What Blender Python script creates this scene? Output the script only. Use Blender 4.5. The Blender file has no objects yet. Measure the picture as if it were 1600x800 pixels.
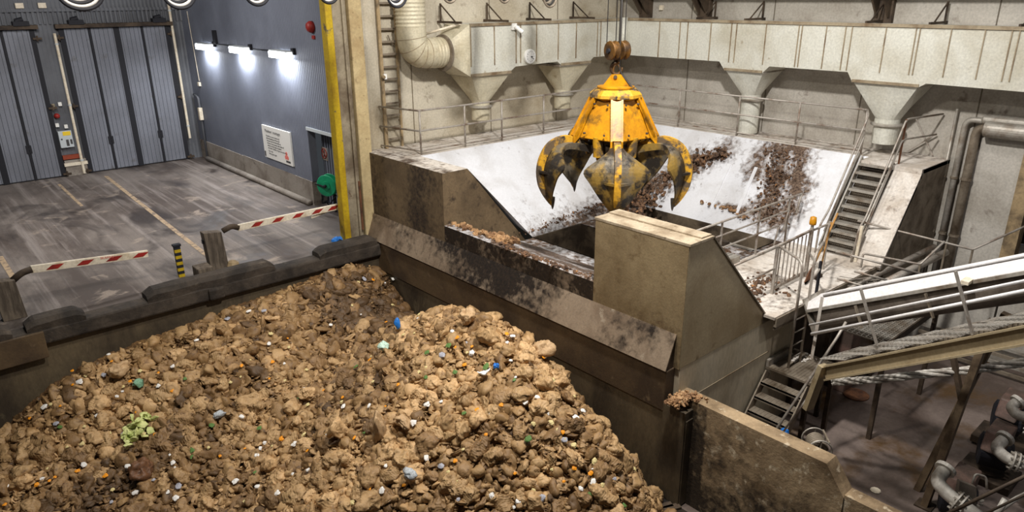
import bpy, math, random
import numpy as np
from mathutils import Vector, Matrix, noise

random.seed(7)
sc = bpy.context.scene
COL = sc.collection

# ------------------------------------------------------------------ camera
YAW, PITCH, ROLL, FPX = 0.72060789, 0.3493118, -0.00644513, 1116.68839
CAM = np.array([0.0, 0.0, 6.5])


def cam_axes():
    cy, sy, ct, st = math.cos(YAW), math.sin(YAW), math.cos(PITCH), math.sin(PITCH)
    fwd = np.array([sy * ct, cy * ct, -st])
    right = np.array([cy, -sy, 0.0])
    up = np.cross(right, fwd)
    cr, sr = math.cos(ROLL), math.sin(ROLL)
    return cr * right + sr * up, -sr * right + cr * up, fwd


CR, CU, CF = cam_axes()
cam_data = bpy.data.cameras.new('camera')
cam = bpy.data.objects.new('camera', cam_data)
COL.objects.link(cam)
m = Matrix.Identity(4)
for i in range(3):
    m[i][0], m[i][1], m[i][2], m[i][3] = CR[i], CU[i], -CF[i], CAM[i]
cam.matrix_world = m
cam_data.sensor_width = 36.0
cam_data.lens = FPX / 1600 * 36.0
cam_data.clip_end = 200
sc.camera = cam

# ------------------------------------------------------------------ view, world, lamps
sc.view_settings.view_transform = 'Standard'
sc.view_settings.look = 'None'
sc.view_settings.gamma = 1.0
sc.view_settings.use_curve_mapping = False
sc.view_settings.exposure = 0.0
sc.cycles.use_denoising = True

world = bpy.data.worlds.new('world')
sc.world = world
world.use_nodes = True
wb = world.node_tree.nodes['Background']
wb.inputs[0].default_value = (0.80, 0.90, 1.0, 1)
wb.inputs[1].default_value = 0.05


def area(name, loc, target, size, power, col=(1, 0.95, 0.86), spread=180):
    l = bpy.data.lights.new(name, 'AREA')
    l.energy = power
    l.size = size
    l.color = col
    l.spread = math.radians(spread)
    o = bpy.data.objects.new(name, l)
    COL.objects.link(o)
    o.location = loc
    d = Vector(target) - Vector(loc)
    o.rotation_euler = d.to_track_quat('-Z', 'Y').to_euler()
    return o


area('high_bay_lamp', (8.0, 6.0, 11.5), (14.5, 11.5, 0.5), 0.6, 1900, (1, 0.975, 0.94))
area('high_bay_lamp', (14.0, 9.5, 11.5), (15.5, 11.0, 0), 0.8, 330, (1, 0.98, 0.96))
area('high_bay_lamp', (3.0, 9.5, 11.0), (5.5, 12.5, -2), 0.8, 640, (1, 0.94, 0.84))
area('high_bay_lamp', (14.5, 0.0, 9.5), (16, 5, 0), 0.8, 200, (1, 0.95, 0.93))
area('hall_lamp', (3.5, 22.5, 9.0), (6.0, 25.0, 1.5), 1.5, 640, (1, 0.96, 0.93))


# ------------------------------------------------------------------ projection helpers (pixel -> place)
def ray(u, v):
    return CF + CR * ((u - 800) / FPX) - CU * ((v - 400) / FPX)


def at_x(u, v, x):
    d = ray(u, v)
    return Vector(CAM + d * (x - CAM[0]) / d[0])


def at_y(u, v, y):
    d = ray(u, v)
    return Vector(CAM + d * (y - CAM[1]) / d[1])


def at_z(u, v, z):
    d = ray(u, v)
    return Vector(CAM + d * (z - CAM[2]) / d[2])


def at_d(u, v, dep):
    return Vector(CAM + ray(u, v) * dep)


def project(p):
    q = np.array(p) - CAM
    z = q @ CF
    return 800 + FPX * (q @ CR) / z, 400 - FPX * (q @ CU) / z, z


# ------------------------------------------------------------------ materials
def S(r, g, b):
    f = lambda c: (c / 255 / 12.92) if c <= 10.31 else ((c / 255 + 0.055) / 1.055) ** 2.4
    return (f(r), f(g), f(b), 1.0)


def pmat(name, base, dirt=None, scale=1.2, lo=0.45, hi=0.65, dirt2=None, scale2=4.0, lo2=0.58, hi2=0.68, rough=0.75, metal=0.0,
         bump=0.15, bscale=25.0, var=0.18, vscale=18.0, stretch=(1, 1, 1), attr=None, attr_col=None, rnd=0.0, spec=0.4, emit=None,
         wave=None, lines=None, rough_dirt=None, speck=0.0, speck_col=(0.02, 0.014, 0.009, 1), tint=None, crease=None, crease_d=1.0):
    mt = bpy.data.materials.new(name)
    mt.use_nodes = True
    nt = mt.node_tree
    N, L = nt.nodes, nt.links
    bs = N['Principled BSDF']
    bs.inputs['Roughness'].default_value = rough
    bs.inputs['Metallic'].default_value = metal
    bs.inputs['Specular IOR Level'].default_value = spec
    tc = N.new('ShaderNodeTexCoord')
    mp = N.new('ShaderNodeMapping')
    mp.inputs['Scale'].default_value = stretch
    L.new(tc.outputs['Object'], mp.inputs['Vector'])
    vec = mp.outputs['Vector']

    def nz(s, det=8, dist=0.0, v=vec, ro=0.6):
        n = N.new('ShaderNodeTexNoise')
        n.inputs['Scale'].default_value = s
        n.inputs['Detail'].default_value = det
        n.inputs['Roughness'].default_value = ro
        n.inputs['Distortion'].default_value = dist
        L.new(v, n.inputs['Vector'])
        return n.outputs['Fac']

    def rng(f, a, b, to0=0.0, to1=1.0):
        r = N.new('ShaderNodeMapRange')
        r.inputs['From Min'].default_value = a
        r.inputs['From Max'].default_value = b
        r.inputs['To Min'].default_value = to0
        r.inputs['To Max'].default_value = to1
        L.new(f, r.inputs['Value'])
        return r.outputs['Result']

    def mix(f, a, b, bt='MIX'):
        x = N.new('ShaderNodeMix')
        x.data_type = 'RGBA'
        x.blend_type = bt
        if isinstance(f, float):
            x.inputs[0].default_value = f
        else:
            L.new(f, x.inputs[0])
        for k, c in ((6, a), (7, b)):
            if isinstance(c, tuple):
                x.inputs[k].default_value = c
            else:
                L.new(c, x.inputs[k])
        return x.outputs[2]

    col = base
    if dirt:
        col = mix(rng(nz(scale, 9, 0.4), lo, hi), base, dirt)
    if dirt2:
        col = mix(rng(nz(scale2, 9, 0.2), lo2, hi2), col, dirt2)
    if lines:                      # panel joints along one object axis: (axis, spacing, width, colour)
        for axis, spacing, width, lc in lines:
            sx = N.new('ShaderNodeSeparateXYZ')
            L.new(tc.outputs['Object'], sx.inputs[0])
            dv = N.new('ShaderNodeMath'); dv.operation = 'DIVIDE'
            L.new(sx.outputs[axis], dv.inputs[0]); dv.inputs[1].default_value = spacing
            fr = N.new('ShaderNodeMath'); fr.operation = 'FRACT'
            L.new(dv.outputs[0], fr.inputs[0])
            lt = N.new('ShaderNodeMath'); lt.operation = 'LESS_THAN'
            L.new(fr.outputs[0], lt.inputs[0]); lt.inputs[1].default_value = width / spacing
            col = mix(lt.outputs[0], col, lc)
    if attr:
        at = N.new('ShaderNodeAttribute')
        at.attribute_name = attr
        ad = N.new('ShaderNodeMath'); ad.operation = 'ADD'
        L.new(at.outputs['Fac'], ad.inputs[0])
        L.new(rng(nz(7.0, 10, 0.3), 0.25, 0.75, -0.45, 0.45), ad.inputs[1])
        fac = rng(ad.outputs[0], 0.25, 0.85)
        dcol = mix(rng(nz(16.0, 6, 0.5), 0.4, 0.6), attr_col[0], attr_col[1])
        col = mix(fac, col, dcol)
        if rough_dirt is not None:
            L.new(rng(fac, 0, 1, rough, rough_dirt), bs.inputs['Roughness'])
    if speck:
        col = mix(rng(nz(38.0, 6, 0.0, tc.outputs['Object'], 0.75), 0.60, 0.68, 0, speck), col, speck_col)
        col = mix(rng(nz(9.0, 8, 0.3, tc.outputs['Object'], 0.7), 0.5, 0.75, 0, speck * 0.55), col, speck_col)
    if var:
        v = rng(nz(vscale, 6), 0.25, 0.75, 1 - var, 1 + var)
        cm = N.new('ShaderNodeCombineXYZ')
        for k in range(3):
            L.new(v, cm.inputs[k])
        col = mix(1.0, col, cm.outputs[0], 'MULTIPLY')
    if rnd:
        oi = N.new('ShaderNodeObjectInfo')
        v = rng(oi.outputs['Random'], 0, 1, 1 - rnd, 1 + rnd)
        cm = N.new('ShaderNodeCombineXYZ')
        for k in range(3):
            L.new(v, cm.inputs[k])
        col = mix(1.0, col, cm.outputs[0], 'MULTIPLY')
    if tint:                       # damp and age: 0 dark and wet, 1 dry and pale
        if tint == 'object':
            oi = N.new('ShaderNodeObjectInfo')
            sp_ = N.new('ShaderNodeSeparateColor')
            L.new(oi.outputs['Color'], sp_.inputs[0])
            tv = sp_.outputs[0]
        else:
            at = N.new('ShaderNodeAttribute')
            at.attribute_name = tint
            tv = at.outputs['Fac']
        cr_ = N.new('ShaderNodeValToRGB')
        els = cr_.color_ramp.elements
        els[0].position, els[0].color = 0.0, (0.26, 0.23, 0.21, 1)
        els[1].position, els[1].color = 1.0, (1.32, 1.30, 1.30, 1)
        e_ = els.new(0.35)
        e_.color = (0.62, 0.56, 0.50, 1)
        e_ = els.new(0.7)
        e_.color = (0.98, 0.96, 0.92, 1)
        L.new(tv, cr_.inputs[0])
        col = mix(1.0, col, cr_.outputs[0], 'MULTIPLY')
    if isinstance(col, tuple):
        bs.inputs['Base Color'].default_value = col
    else:
        L.new(col, bs.inputs['Base Color'])
    h = None
    if bump:
        bp = N.new('ShaderNodeBump')
        bp.inputs['Strength'].default_value = bump
        bp.inputs['Distance'].default_value = 0.03
        L.new(nz(bscale, 8), bp.inputs['Height'])
        h = bp.outputs['Normal']
    if crease:                     # crumpled paper: sharp ridged wrinkles and bent pleat lines
        rn = N.new('ShaderNodeTexNoise')
        rn.noise_type = 'RIDGED_MULTIFRACTAL'
        rn.inputs['Scale'].default_value = crease * 0.8
        rn.inputs['Detail'].default_value = 3.0
        rn.inputs['Distortion'].default_value = 0.6
        L.new(tc.outputs['Object'], rn.inputs['Vector'])
        wv2 = N.new('ShaderNodeTexWave')
        wv2.inputs['Scale'].default_value = crease * 0.7
        wv2.inputs['Distortion'].default_value = 14.0
        wv2.inputs['Detail'].default_value = 2.0
        wv2.inputs['Detail Scale'].default_value = 0.8
        L.new(tc.outputs['Object'], wv2.inputs['Vector'])
        for out_, st_, di_ in ((rn.outputs['Fac'], 1.0, 0.085 * 1.6 / crease), (wv2.outputs['Fac'], 0.22, 0.03 * 1.6 / crease)):
            b3 = N.new('ShaderNodeBump')
            b3.inputs['Strength'].default_value = st_
            b3.inputs['Distance'].default_value = di_ * crease_d
            L.new(out_, b3.inputs['Height'])
            if h:
                L.new(h, b3.inputs['Normal'])
            h = b3.outputs['Normal']
    if wave:                       # corrugation: (axis, scale, strength)
        wv = N.new('ShaderNodeTexWave')
        wv.bands_direction = wave[0]
        wv.inputs['Scale'].default_value = wave[1]
        L.new(tc.outputs['Object'], wv.inputs['Vector'])
        b2 = N.new('ShaderNodeBump')
        b2.inputs['Strength'].default_value = wave[2]
        b2.inputs['Distance'].default_value = 0.03
        L.new(wv.outputs['Fac'], b2.inputs['Height'])
        if h:
            L.new(h, b2.inputs['Normal'])
        h = b2.outputs['Normal']
    if h:
        L.new(h, bs.inputs['Normal'])
    if emit:
        bs.inputs['Emission Color'].default_value = emit[0]
        bs.inputs['Emission Strength'].default_value = emit[1]
    return mt


K = {}
K['wall_beige'] = pmat('wall_beige', S(192, 183, 164), S(160, 147, 124), 0.5, 0.42, 0.66, S(112, 96, 78), 2.2, 0.6, 0.74, rough=0.85,
                       lines=[(0, 2.9, 0.035, S(110, 98, 80))])
K['wall_grey'] = pmat('wall_grey', S(184, 178, 168), S(150, 142, 130), 0.45, 0.42, 0.66, S(104, 90, 78), 2.0, 0.62, 0.76, rough=0.85,
                      lines=[(1, 2.9, 0.035, S(104, 96, 84))])
K['duct'] = pmat('duct', S(206, 204, 192), S(182, 176, 158), 0.7, 0.45, 0.7, S(150, 136, 112), 3.5, 0.64, 0.76, rough=0.55, metal=0.1, bump=0.05,
                 wave=None)
K['duct_seam'] = pmat('duct_seam', S(150, 136, 112), S(112, 92, 68), 2, rough=0.7)
K['galv'] = pmat('galv', S(172, 166, 156), S(128, 114, 98), 2.0, 0.45, 0.65, rough=0.5, metal=0.35, bump=0.06)
K['rail'] = pmat('rail', S(168, 160, 150), S(120, 100, 84), 2.5, 0.48, 0.66, rough=0.5, metal=0.35, bump=0.05)
K['steel_grey'] = pmat('steel_grey', S(140, 128, 112), S(88, 74, 58), 1.8, 0.45, 0.65, rough=0.6, metal=0.3)
K['steel_dark'] = pmat('steel_dark', S(84, 70, 56), S(48, 38, 30), 1.8, 0.42, 0.62, rough=0.7, metal=0.2)
K['rust'] = pmat('rust', S(110, 72, 48), S(70, 46, 34), 3, rough=0.85)
K['black'] = pmat('black', S(28, 28, 34), None, rough=0.7, var=0.1)
K['cladding_blue'] = pmat('cladding_blue', S(118, 123, 136), S(100, 104, 116), 0.5, 0.4, 0.7, rough=0.6, var=0.06, bump=0, wave=('Y', 2.6, 0.5))
K['cladding_dark'] = pmat('cladding_dark', S(104, 106, 111), S(82, 83, 87), 0.5, 0.4, 0.7, rough=0.6, var=0.06, bump=0, wave=('X', 2.2, 0.6))
K['door_leaf'] = pmat('door_leaf', S(124, 127, 136), S(105, 107, 114), 0.6, 0.4, 0.7, S(98, 95, 95), 2, 0.62, 0.75, rough=0.6, var=0.08, bump=0.03,
                      lines=[(0, 0.155, 0.016, S(58, 60, 68))])
K['hall_concrete'] = pmat('hall_concrete', S(150, 142, 132), S(118, 108, 98), 1.0, 0.42, 0.65, S(80, 70, 62), 2.5, 0.6, 0.72, rough=0.85, speck=0.35)
K['kerb'] = pmat('kerb', S(70, 61, 52), S(40, 34, 29), 1.5, 0.4, 0.6, S(104, 92, 78), 3.5, 0.62, 0.76, rough=0.8, bump=0.5, bscale=14, speck=0.6)
K['pit_wall'] = pmat('pit_wall', S(96, 83, 63), S(58, 49, 38), 0.9, 0.38, 0.62, S(118, 104, 80), 2.6, 0.62, 0.76, rough=0.6, bump=0.15, stretch=(1, 1, 0.4), speck=0.45)
K['pit_band'] = pmat('pit_band', S(92, 74, 52), S(62, 48, 35), 0.8, 0.4, 0.65, S(106, 88, 66), 5, 0.62, 0.74, rough=0.65, speck=0.5)
K['pit_floor'] = pmat('pit_floor', S(56, 46, 38), S(32, 27, 24), 0.8, 0.4, 0.6, rough=0.45)
K['retain'] = pmat('retain', S(168, 144, 112), S(104, 84, 60), 0.75, 0.4, 0.6, S(206, 188, 160), 4.5, 0.58, 0.68, rough=0.8, bump=0.35, bscale=16,
                   attr='dirt', attr_col=(S(44, 34, 24), S(58, 46, 32)), speck=0.6)
K['block_face'] = pmat('block_face', S(112, 94, 70), S(84, 69, 50), 0.8, 0.4, 0.65, S(62, 50, 38), 3.2, 0.58, 0.7, rough=0.7,
                       attr='dirt', attr_col=(S(40, 33, 28), S(64, 50, 38)), speck=0.7)
K['block_right'] = pmat('block_right', S(148, 129, 97), S(120, 101, 72), 0.9, 0.4, 0.65, S(108, 88, 60), 3.0, 0.58, 0.72, rough=0.65,
                        attr='dirt', attr_col=(S(84, 66, 46), S(112, 90, 62)), speck=0.5)
K['side_panel'] = pmat('side_panel', S(172, 156, 126), S(150, 132, 102), 0.8, 0.42, 0.66, S(124, 106, 78), 3, 0.62, 0.74, rough=0.5, metal=0.15,
                       bump=0.06, speck=0.25)
K['lower_panel'] = pmat('lower_panel', S(194, 182, 158), S(172, 158, 132), 0.7, 0.42, 0.66, S(140, 124, 98), 2.5, 0.64, 0.76, rough=0.55,
                        stretch=(1, 1, 0.35), bump=0.05)
K['block_top'] = pmat('block_top', S(176, 160, 136), S(138, 121, 98), 2.0, 0.42, 0.62, S(110, 92, 72), 5, 0.6, 0.72, rough=0.75, speck=0.55)
K['hopper'] = pmat('hopper', S(224, 224, 227), S(206, 204, 204), 1.0, 0.45, 0.65, rough=0.42, metal=0.1, bump=0.04,
                   attr='dirt', attr_col=(S(120, 100, 84), S(62, 46, 36)), var=0.06, rough_dirt=0.85)
K['platform'] = pmat('platform', S(214, 206, 196), S(186, 174, 160), 1.2, 0.42, 0.62, S(132, 112, 94), 3.5, 0.6, 0.72, rough=0.7,
                     attr='dirt', attr_col=(S(98, 80, 66), S(60, 50, 44)))
K['trough'] = pmat('trough', S(112, 98, 80), S(62, 52, 42), 1.4, 0.4, 0.6, rough=0.6)
K['plate'] = pmat('plate', S(146, 128, 108), S(120, 102, 84), 1.0, 0.42, 0.62, S(168, 154, 134), 4, 0.62, 0.74, rough=0.55, metal=0.15,
                  attr='dirt', attr_col=(S(50, 40, 32), S(34, 28, 24)), speck=0.6)
K['yellow'] = pmat('yellow', S(204, 140, 14), S(164, 108, 14), 1.8, 0.42, 0.66, S(84, 62, 28), 3.0, 0.52, 0.70, speck=0.5, rough=0.4, bump=0.06)
K['yellow_worn'] = pmat('yellow_worn', S(196, 146, 36), S(92, 76, 56), 3.0, 0.46, 0.56, S(48, 42, 36), 6.0, 0.56, 0.64, rough=0.55, bump=0.2)
K['tine'] = pmat('tine', S(140, 112, 52), S(104, 94, 78), 1.8, 0.44, 0.56, S(46, 40, 34), 2.4, 0.46, 0.56, rough=0.5, metal=0.25, bump=0.2, speck=0.5)
K['tine_grey'] = pmat('tine_grey', S(112, 104, 94), S(78, 70, 62), 2.0, 0.42, 0.62, rough=0.5, metal=0.3)
K['hook'] = pmat('hook', S(104, 70, 24), S(60, 42, 24), 4, 0.42, 0.6, rough=0.6, metal=0.2)
K['cable'] = pmat('cable', S(38, 34, 30), None, rough=0.6)
K['cable_pale'] = pmat('cable_pale', S(200, 196, 190), None, rough=0.35, var=0.05, bump=0)
K['yellow_post'] = pmat('yellow_post', S(186, 156, 24), S(160, 128, 24), 1.5, 0.45, 0.65, S(92, 84, 70), 2.6, 0.6, 0.66, rough=0.6)
K['column_beige'] = pmat('column_beige', S(190, 170, 128), S(162, 138, 98), 0.9, 0.42, 0.62, S(118, 96, 66), 5, 0.62, 0.74, rough=0.8, speck=0.5)
K['column_grey'] = pmat('column_grey', S(150, 138, 116), S(104, 90, 72), 1.2, 0.42, 0.62, S(84, 56, 38), 5, 0.62, 0.72, rough=0.75, speck=0.5)
K['ladder'] = pmat('ladder', S(158, 136, 102), S(108, 92, 70), 2.2, 0.45, 0.62, rough=0.65)
K['vent'] = pmat('vent', S(200, 191, 166), S(176, 163, 134), 1.2, 0.42, 0.65, S(132, 110, 78), 3, 0.64, 0.76, rough=0.5, metal=0.1, bump=0.04)
K['white'] = pmat('white', S(232, 230, 224), None, rough=0.5, var=0.04, bump=0)
K['white_worn'] = pmat('white_worn', S(226, 214, 192), S(196, 178, 150), 3, 0.5, 0.68, rough=0.5, bump=0.03)
K['red'] = pmat('red', S(156, 40, 34), S(128, 36, 30), 4, rough=0.5, bump=0)
K['red_brown'] = pmat('red_brown', S(140, 62, 38), None, rough=0.7)
K['green'] = pmat('green', S(20, 150, 104), S(16, 124, 86), 2, rough=0.45, bump=0)
K['text'] = pmat('text', S(70, 68, 68), None, var=0, bump=0)
K['logo_red'] = pmat('logo_red', S(226, 120, 108), None, var=0, bump=0)
K['grey_box'] = pmat('grey_box', S(190, 196, 198), None, rough=0.5, var=0.05, bump=0)
K['yellow_label'] = pmat('yellow_label', S(236, 200, 50), None, rough=0.5, var=0.05, bump=0)
K['blue'] = pmat('blue', S(36, 110, 190), None, rough=0.4, var=0.15, bump=0.1)
K['blue_dark'] = pmat('blue_dark', S(30, 50, 92), None, rough=0.35, var=0.1, bump=0)
K['wood'] = pmat('wood', S(110, 98, 84), S(76, 66, 56), 2, 0.4, 0.6, rough=0.85, stretch=(6, 6, 1))
K['wood_tool'] = pmat('wood_tool', S(176, 128, 66), S(140, 98, 50), 3, rough=0.6)
K['lamp_glow'] = pmat('lamp_glow', S(255, 255, 255), None, var=0, bump=0, emit=((0.92, 0.96, 1, 1), 7.0))
K['lower_floor'] = pmat('lower_floor', S(126, 112, 104), S(82, 69, 62), 0.6, 0.40, 0.62, S(84, 62, 38), 0.8, 0.52, 0.64, rough=0.42, bump=0.06, speck=0.35)
K['wood_dark'] = pmat('wood_dark', S(70, 56, 44), S(44, 36, 28), 2, rough=0.8)
K['pump_red'] = pmat('pump_red', S(112, 88, 78), S(82, 68, 60), 2.5, 0.42, 0.6, rough=0.6)
K['pipe_pale'] = pmat('pipe_pale', S(190, 184, 174), S(140, 130, 118), 2.5, 0.45, 0.65, rough=0.45, metal=0.1)
K['conveyor_body'] = pmat('conveyor_body', S(108, 98, 88), S(72, 62, 54), 1.8, 0.42, 0.62, rough=0.55, metal=0.2, speck=0.4)
K['trestle'] = pmat('trestle', S(112, 94, 72), S(78, 62, 46), 2, 0.42, 0.62, rough=0.7, speck=0.3)
K['mesh'] = pmat('mesh', S(196, 190, 180), S(160, 150, 138), 2, rough=0.45, metal=0.3, bump=0)
K['conveyor_white'] = pmat('conveyor_white', S(226, 222, 220), S(200, 194, 188), 1, 0.5, 0.7, rough=0.5, bump=0.03)


def floor_material():
    mt = bpy.data.materials.new('hall_floor')
    mt.use_nodes = True
    N, L = mt.node_tree.nodes, mt.node_tree.links
    bs = N['Principled BSDF']
    tc = N.new('ShaderNodeTexCoord')

    def nz(s, stretch=(1, 1, 1), det=9, dist=0.3):
        mp = N.new('ShaderNodeMapping')
        mp.inputs['Scale'].default_value = stretch
        L.new(tc.outputs['Object'], mp.inputs['Vector'])
        n = N.new('ShaderNodeTexNoise')
        n.inputs['Scale'].default_value = s
        n.inputs['Detail'].default_value = det
        n.inputs['Roughness'].default_value = 0.62
        n.inputs['Distortion'].default_value = dist
        L.new(mp.outputs['Vector'], n.inputs['Vector'])
        return n.outputs['Fac']

    def rng(f, a, b, t0=0.0, t1=1.0):
        r = N.new('ShaderNodeMapRange')
        for k, v in (('From Min', a), ('From Max', b), ('To Min', t0), ('To Max', t1)):
            r.inputs[k].default_value = v
        L.new(f, r.inputs['Value'])
        return r.outputs['Result']

    def mix(f, a, b, bt='MIX'):
        x = N.new('ShaderNodeMix')
        x.data_type = 'RGBA'
        x.blend_type = bt
        if isinstance(f, float):
            x.inputs[0].default_value = f
        else:
            L.new(f, x.inputs[0])
        for k, c in ((6, a), (7, b)):
            if isinstance(c, tuple):
                x.inputs[k].default_value = c
            else:
                L.new(c, x.inputs[k])
        return x.outputs[2]

    col = mix(rng(nz(0.30, (1.6, 0.6, 1)), 0.42, 0.60), S(132, 122, 114), S(84, 73, 66))
    col = mix(rng(nz(1.0, (3.5, 0.14, 1), 6, 0.05), 0.52, 0.66, 0, 0.55), col, S(172, 162, 155))     # pale tyre streaks
    col = mix(rng(nz(1.9, (5.0, 0.10, 1), 6, 0.05), 0.52, 0.72, 0, 0.5), col, S(76, 70, 68))        # dark tyre streaks
    col = mix(rng(nz(0.42, (1.3, 0.8, 1), 10, 0.6), 0.50, 0.62, 0, 0.85), col, S(52, 45, 42))       # wet patches
    col = mix(rng(nz(0.8, (1, 1, 1), 10, 0.6), 0.58, 0.66, 0, 0.7), col, S(176, 160, 144))
    col = mix(rng(nz(24, (1, 1, 1), 5, 0), 0.3, 0.7, 0, 0.35), col, S(70, 62, 58), 'MIX')
    L.new(col, bs.inputs['Base Color'])
    L.new(rng(nz(0.42, (1.3, 0.8, 1), 10, 0.6), 0.5, 0.65, 0.75, 0.35), bs.inputs['Roughness'])
    bp = N.new('ShaderNodeBump')
    bp.inputs['Strength'].default_value = 0.15
    L.new(nz(30), bp.inputs['Height'])
    L.new(bp.outputs['Normal'], bs.inputs['Normal'])
    return mt


K['hall_floor'] = floor_material()
K['lane'] = pmat('lane', S(176, 152, 122), S(124, 110, 98), 5, 0.5, 0.62, rough=0.8)


# ------------------------------------------------------------------ mesh helpers
class MB:
    def __init__(s):
        s.v, s.f, s.attr = [], [], None

    def add(s, vs, fs):
        b = len(s.v)
        s.v += [tuple(p) for p in vs]
        s.f += [tuple(i + b for i in f) for f in fs]
        return s

    def box(s, lo, hi):
        (a, b, c), (d, e, f) = lo, hi
        return s.add([(a, b, c), (d, b, c), (d, e, c), (a, e, c), (a, b, f), (d, b, f), (d, e, f), (a, e, f)],
                     [(0, 3, 2, 1), (4, 5, 6, 7), (0, 1, 5, 4), (1, 2, 6, 5), (2, 3, 7, 6), (3, 0, 4, 7)])

    def bar(s, p0, p1, w, h, up=(0, 0, 1)):
        p0, p1, up = Vector(p0), Vector(p1), Vector(up)
        d = (p1 - p0).normalized()
        if abs(d.dot(up)) > 0.98:
            up = Vector((1, 0, 0))
        sx = d.cross(up).normalized() * (w / 2)
        sz = sx.cross(d).normalized() * (h / 2)
        vs = []
        for p in (p0, p1):
            vs += [p - sx - sz, p + sx - sz, p + sx + sz, p - sx + sz]
        return s.add(vs, [(0, 1, 2, 3), (7, 6, 5, 4), (0, 4, 5, 1), (1, 5, 6, 2), (2, 6, 7, 3), (3, 7, 4, 0)])

    def prism(s, poly, d):
        """poly: list of 3-D points of a planar polygon, d: extrusion vector."""
        n = len(poly)
        a = [Vector(p) for p in poly]
        d = Vector(d)
        nrm = Vector((0, 0, 0))
        for i in range(n):
            nrm += a[i].cross(a[(i + 1) % n])
        if nrm.dot(d) < 0:
            a.reverse()
        vs = a + [p + d for p in a]
        return s.add(vs, [tuple(reversed(range(n))), tuple(range(n, 2 * n))] + [(i, (i + 1) % n, (i + 1) % n + n, i + n) for i in range(n)])

    def tube(s, pts, r, n=8, cap=True):
        pts = [Vector(p) for p in pts]
        rs = r if isinstance(r, (list, tuple)) else [r] * len(pts)
        tang = []
        for i in range(len(pts)):
            a, b = pts[max(i - 1, 0)], pts[min(i + 1, len(pts) - 1)]
            tang.append((b - a).normalized())
        ref = Vector((0, 0, 1)) if abs(tang[0].z) < 0.9 else Vector((1, 0, 0))
        x = tang[0].cross(ref).normalized()
        rings = []
        for i, p in enumerate(pts):
            x = (x - tang[i] * x.dot(tang[i])).normalized()
            y = tang[i].cross(x)
            rings.append([p + (x * math.cos(2 * math.pi * k / n) + y * math.sin(2 * math.pi * k / n)) * rs[i] for k in range(n)])
        vs = [q for rg in rings for q in rg]
        fs = []
        for i in range(len(pts) - 1):
            for k in range(n):
                k2 = (k + 1) % n
                fs.append((i * n + k, i * n + k2, (i + 1) * n + k2, (i + 1) * n + k))
        if cap:
            fs.append(tuple(reversed(range(n))))
            fs.append(tuple((len(pts) - 1) * n + k for k in range(n)))
        return s.add(vs, fs)

    def cyl(s, p0, p1, r0, r1=None, n=20):
        return s.tube([p0, p1], [r0, r0 if r1 is None else r1], n)

    def lathe(s, prof, c=(0, 0, 0), axis=(0, 0, 1), n=24, phase=0.0):
        ax = Vector(axis).normalized()
        ref = Vector((1, 0, 0)) if abs(ax.x) < 0.9 else Vector((0, 1, 0))
        x = (ref - ax * ref.dot(ax)).normalized()
        y = ax.cross(x)
        c = Vector(c)
        vs, fs = [], []
        for r, h in prof:
            for k in range(n):
                a = 2 * math.pi * k / n + phase
                vs.append(c + ax * h + (x * math.cos(a) + y * math.sin(a)) * r)
        for i in range(len(prof) - 1):
            for k in range(n):
                k2 = (k + 1) % n
                fs.append((i * n + k, i * n + k2, (i + 1) * n + k2, (i + 1) * n + k))
        fs.append(tuple(reversed(range(n))))
        fs.append(tuple((len(prof) - 1) * n + k for k in range(n)))
        return s.add(vs, fs)

    def loft(s, rings, cap=True):
        n = len(rings[0])
        vs = [p for r in rings for p in r]
        fs = []
        for i in range(len(rings) - 1):
            for k in range(n):
                k2 = (k + 1) % n
                fs.append((i * n + k, i * n + k2, (i + 1) * n + k2, (i + 1) * n + k))
        if cap:
            fs.append(tuple(reversed(range(n))))
            fs.append(tuple((len(rings) - 1) * n + k for k in range(n)))
        return s.add(vs, fs)

    def grid(s, p00, p10, p11, p01, nu, nv, thick=None, fn=None):
        """bilinear patch; fn(point) gives a dirt value per vertex; thick (vector) makes it solid."""
        P = [Vector(p) for p in (p00, p10, p11, p01)]
        b = len(s.v)
        if s.attr is None:
            s.attr = [0.0] * b
        lay = [Vector((0, 0, 0))] + ([Vector(thick)] if thick else [])
        for off in lay:
            for j in range(nv + 1):
                for i in range(nu + 1):
                    u, v = i / nu, j / nv
                    p = P[0] * (1 - u) * (1 - v) + P[1] * u * (1 - v) + P[2] * u * v + P[3] * (1 - u) * v + off
                    s.v.append(tuple(p))
                    s.attr.append(fn(p) if fn else 0.0)
        w = nu + 1
        for j in range(nv):
            for i in range(nu):
                s.f.append((b + j * w + i, b + j * w + i + 1, b + (j + 1) * w + i + 1, b + (j + 1) * w + i))
        if thick:
            c = b + w * (nv + 1)
            for j in range(nv):
                for i in range(nu):
                    s.f.append((c + j * w + i, c + (j + 1) * w + i, c + (j + 1) * w + i + 1, c + j * w + i + 1))
            edge = [i for i in range(nu + 1)] + [j * w + nu for j in range(1, nv + 1)] + [nv * w + i for i in range(nu - 1, -1, -1)] + [j * w for j in range(nv - 1, 0, -1)]
            for k in range(len(edge)):
                a, d = edge[k], edge[(k + 1) % len(edge)]
                s.f.append((b + a, c + a, c + d, b + d))
        return s

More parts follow.
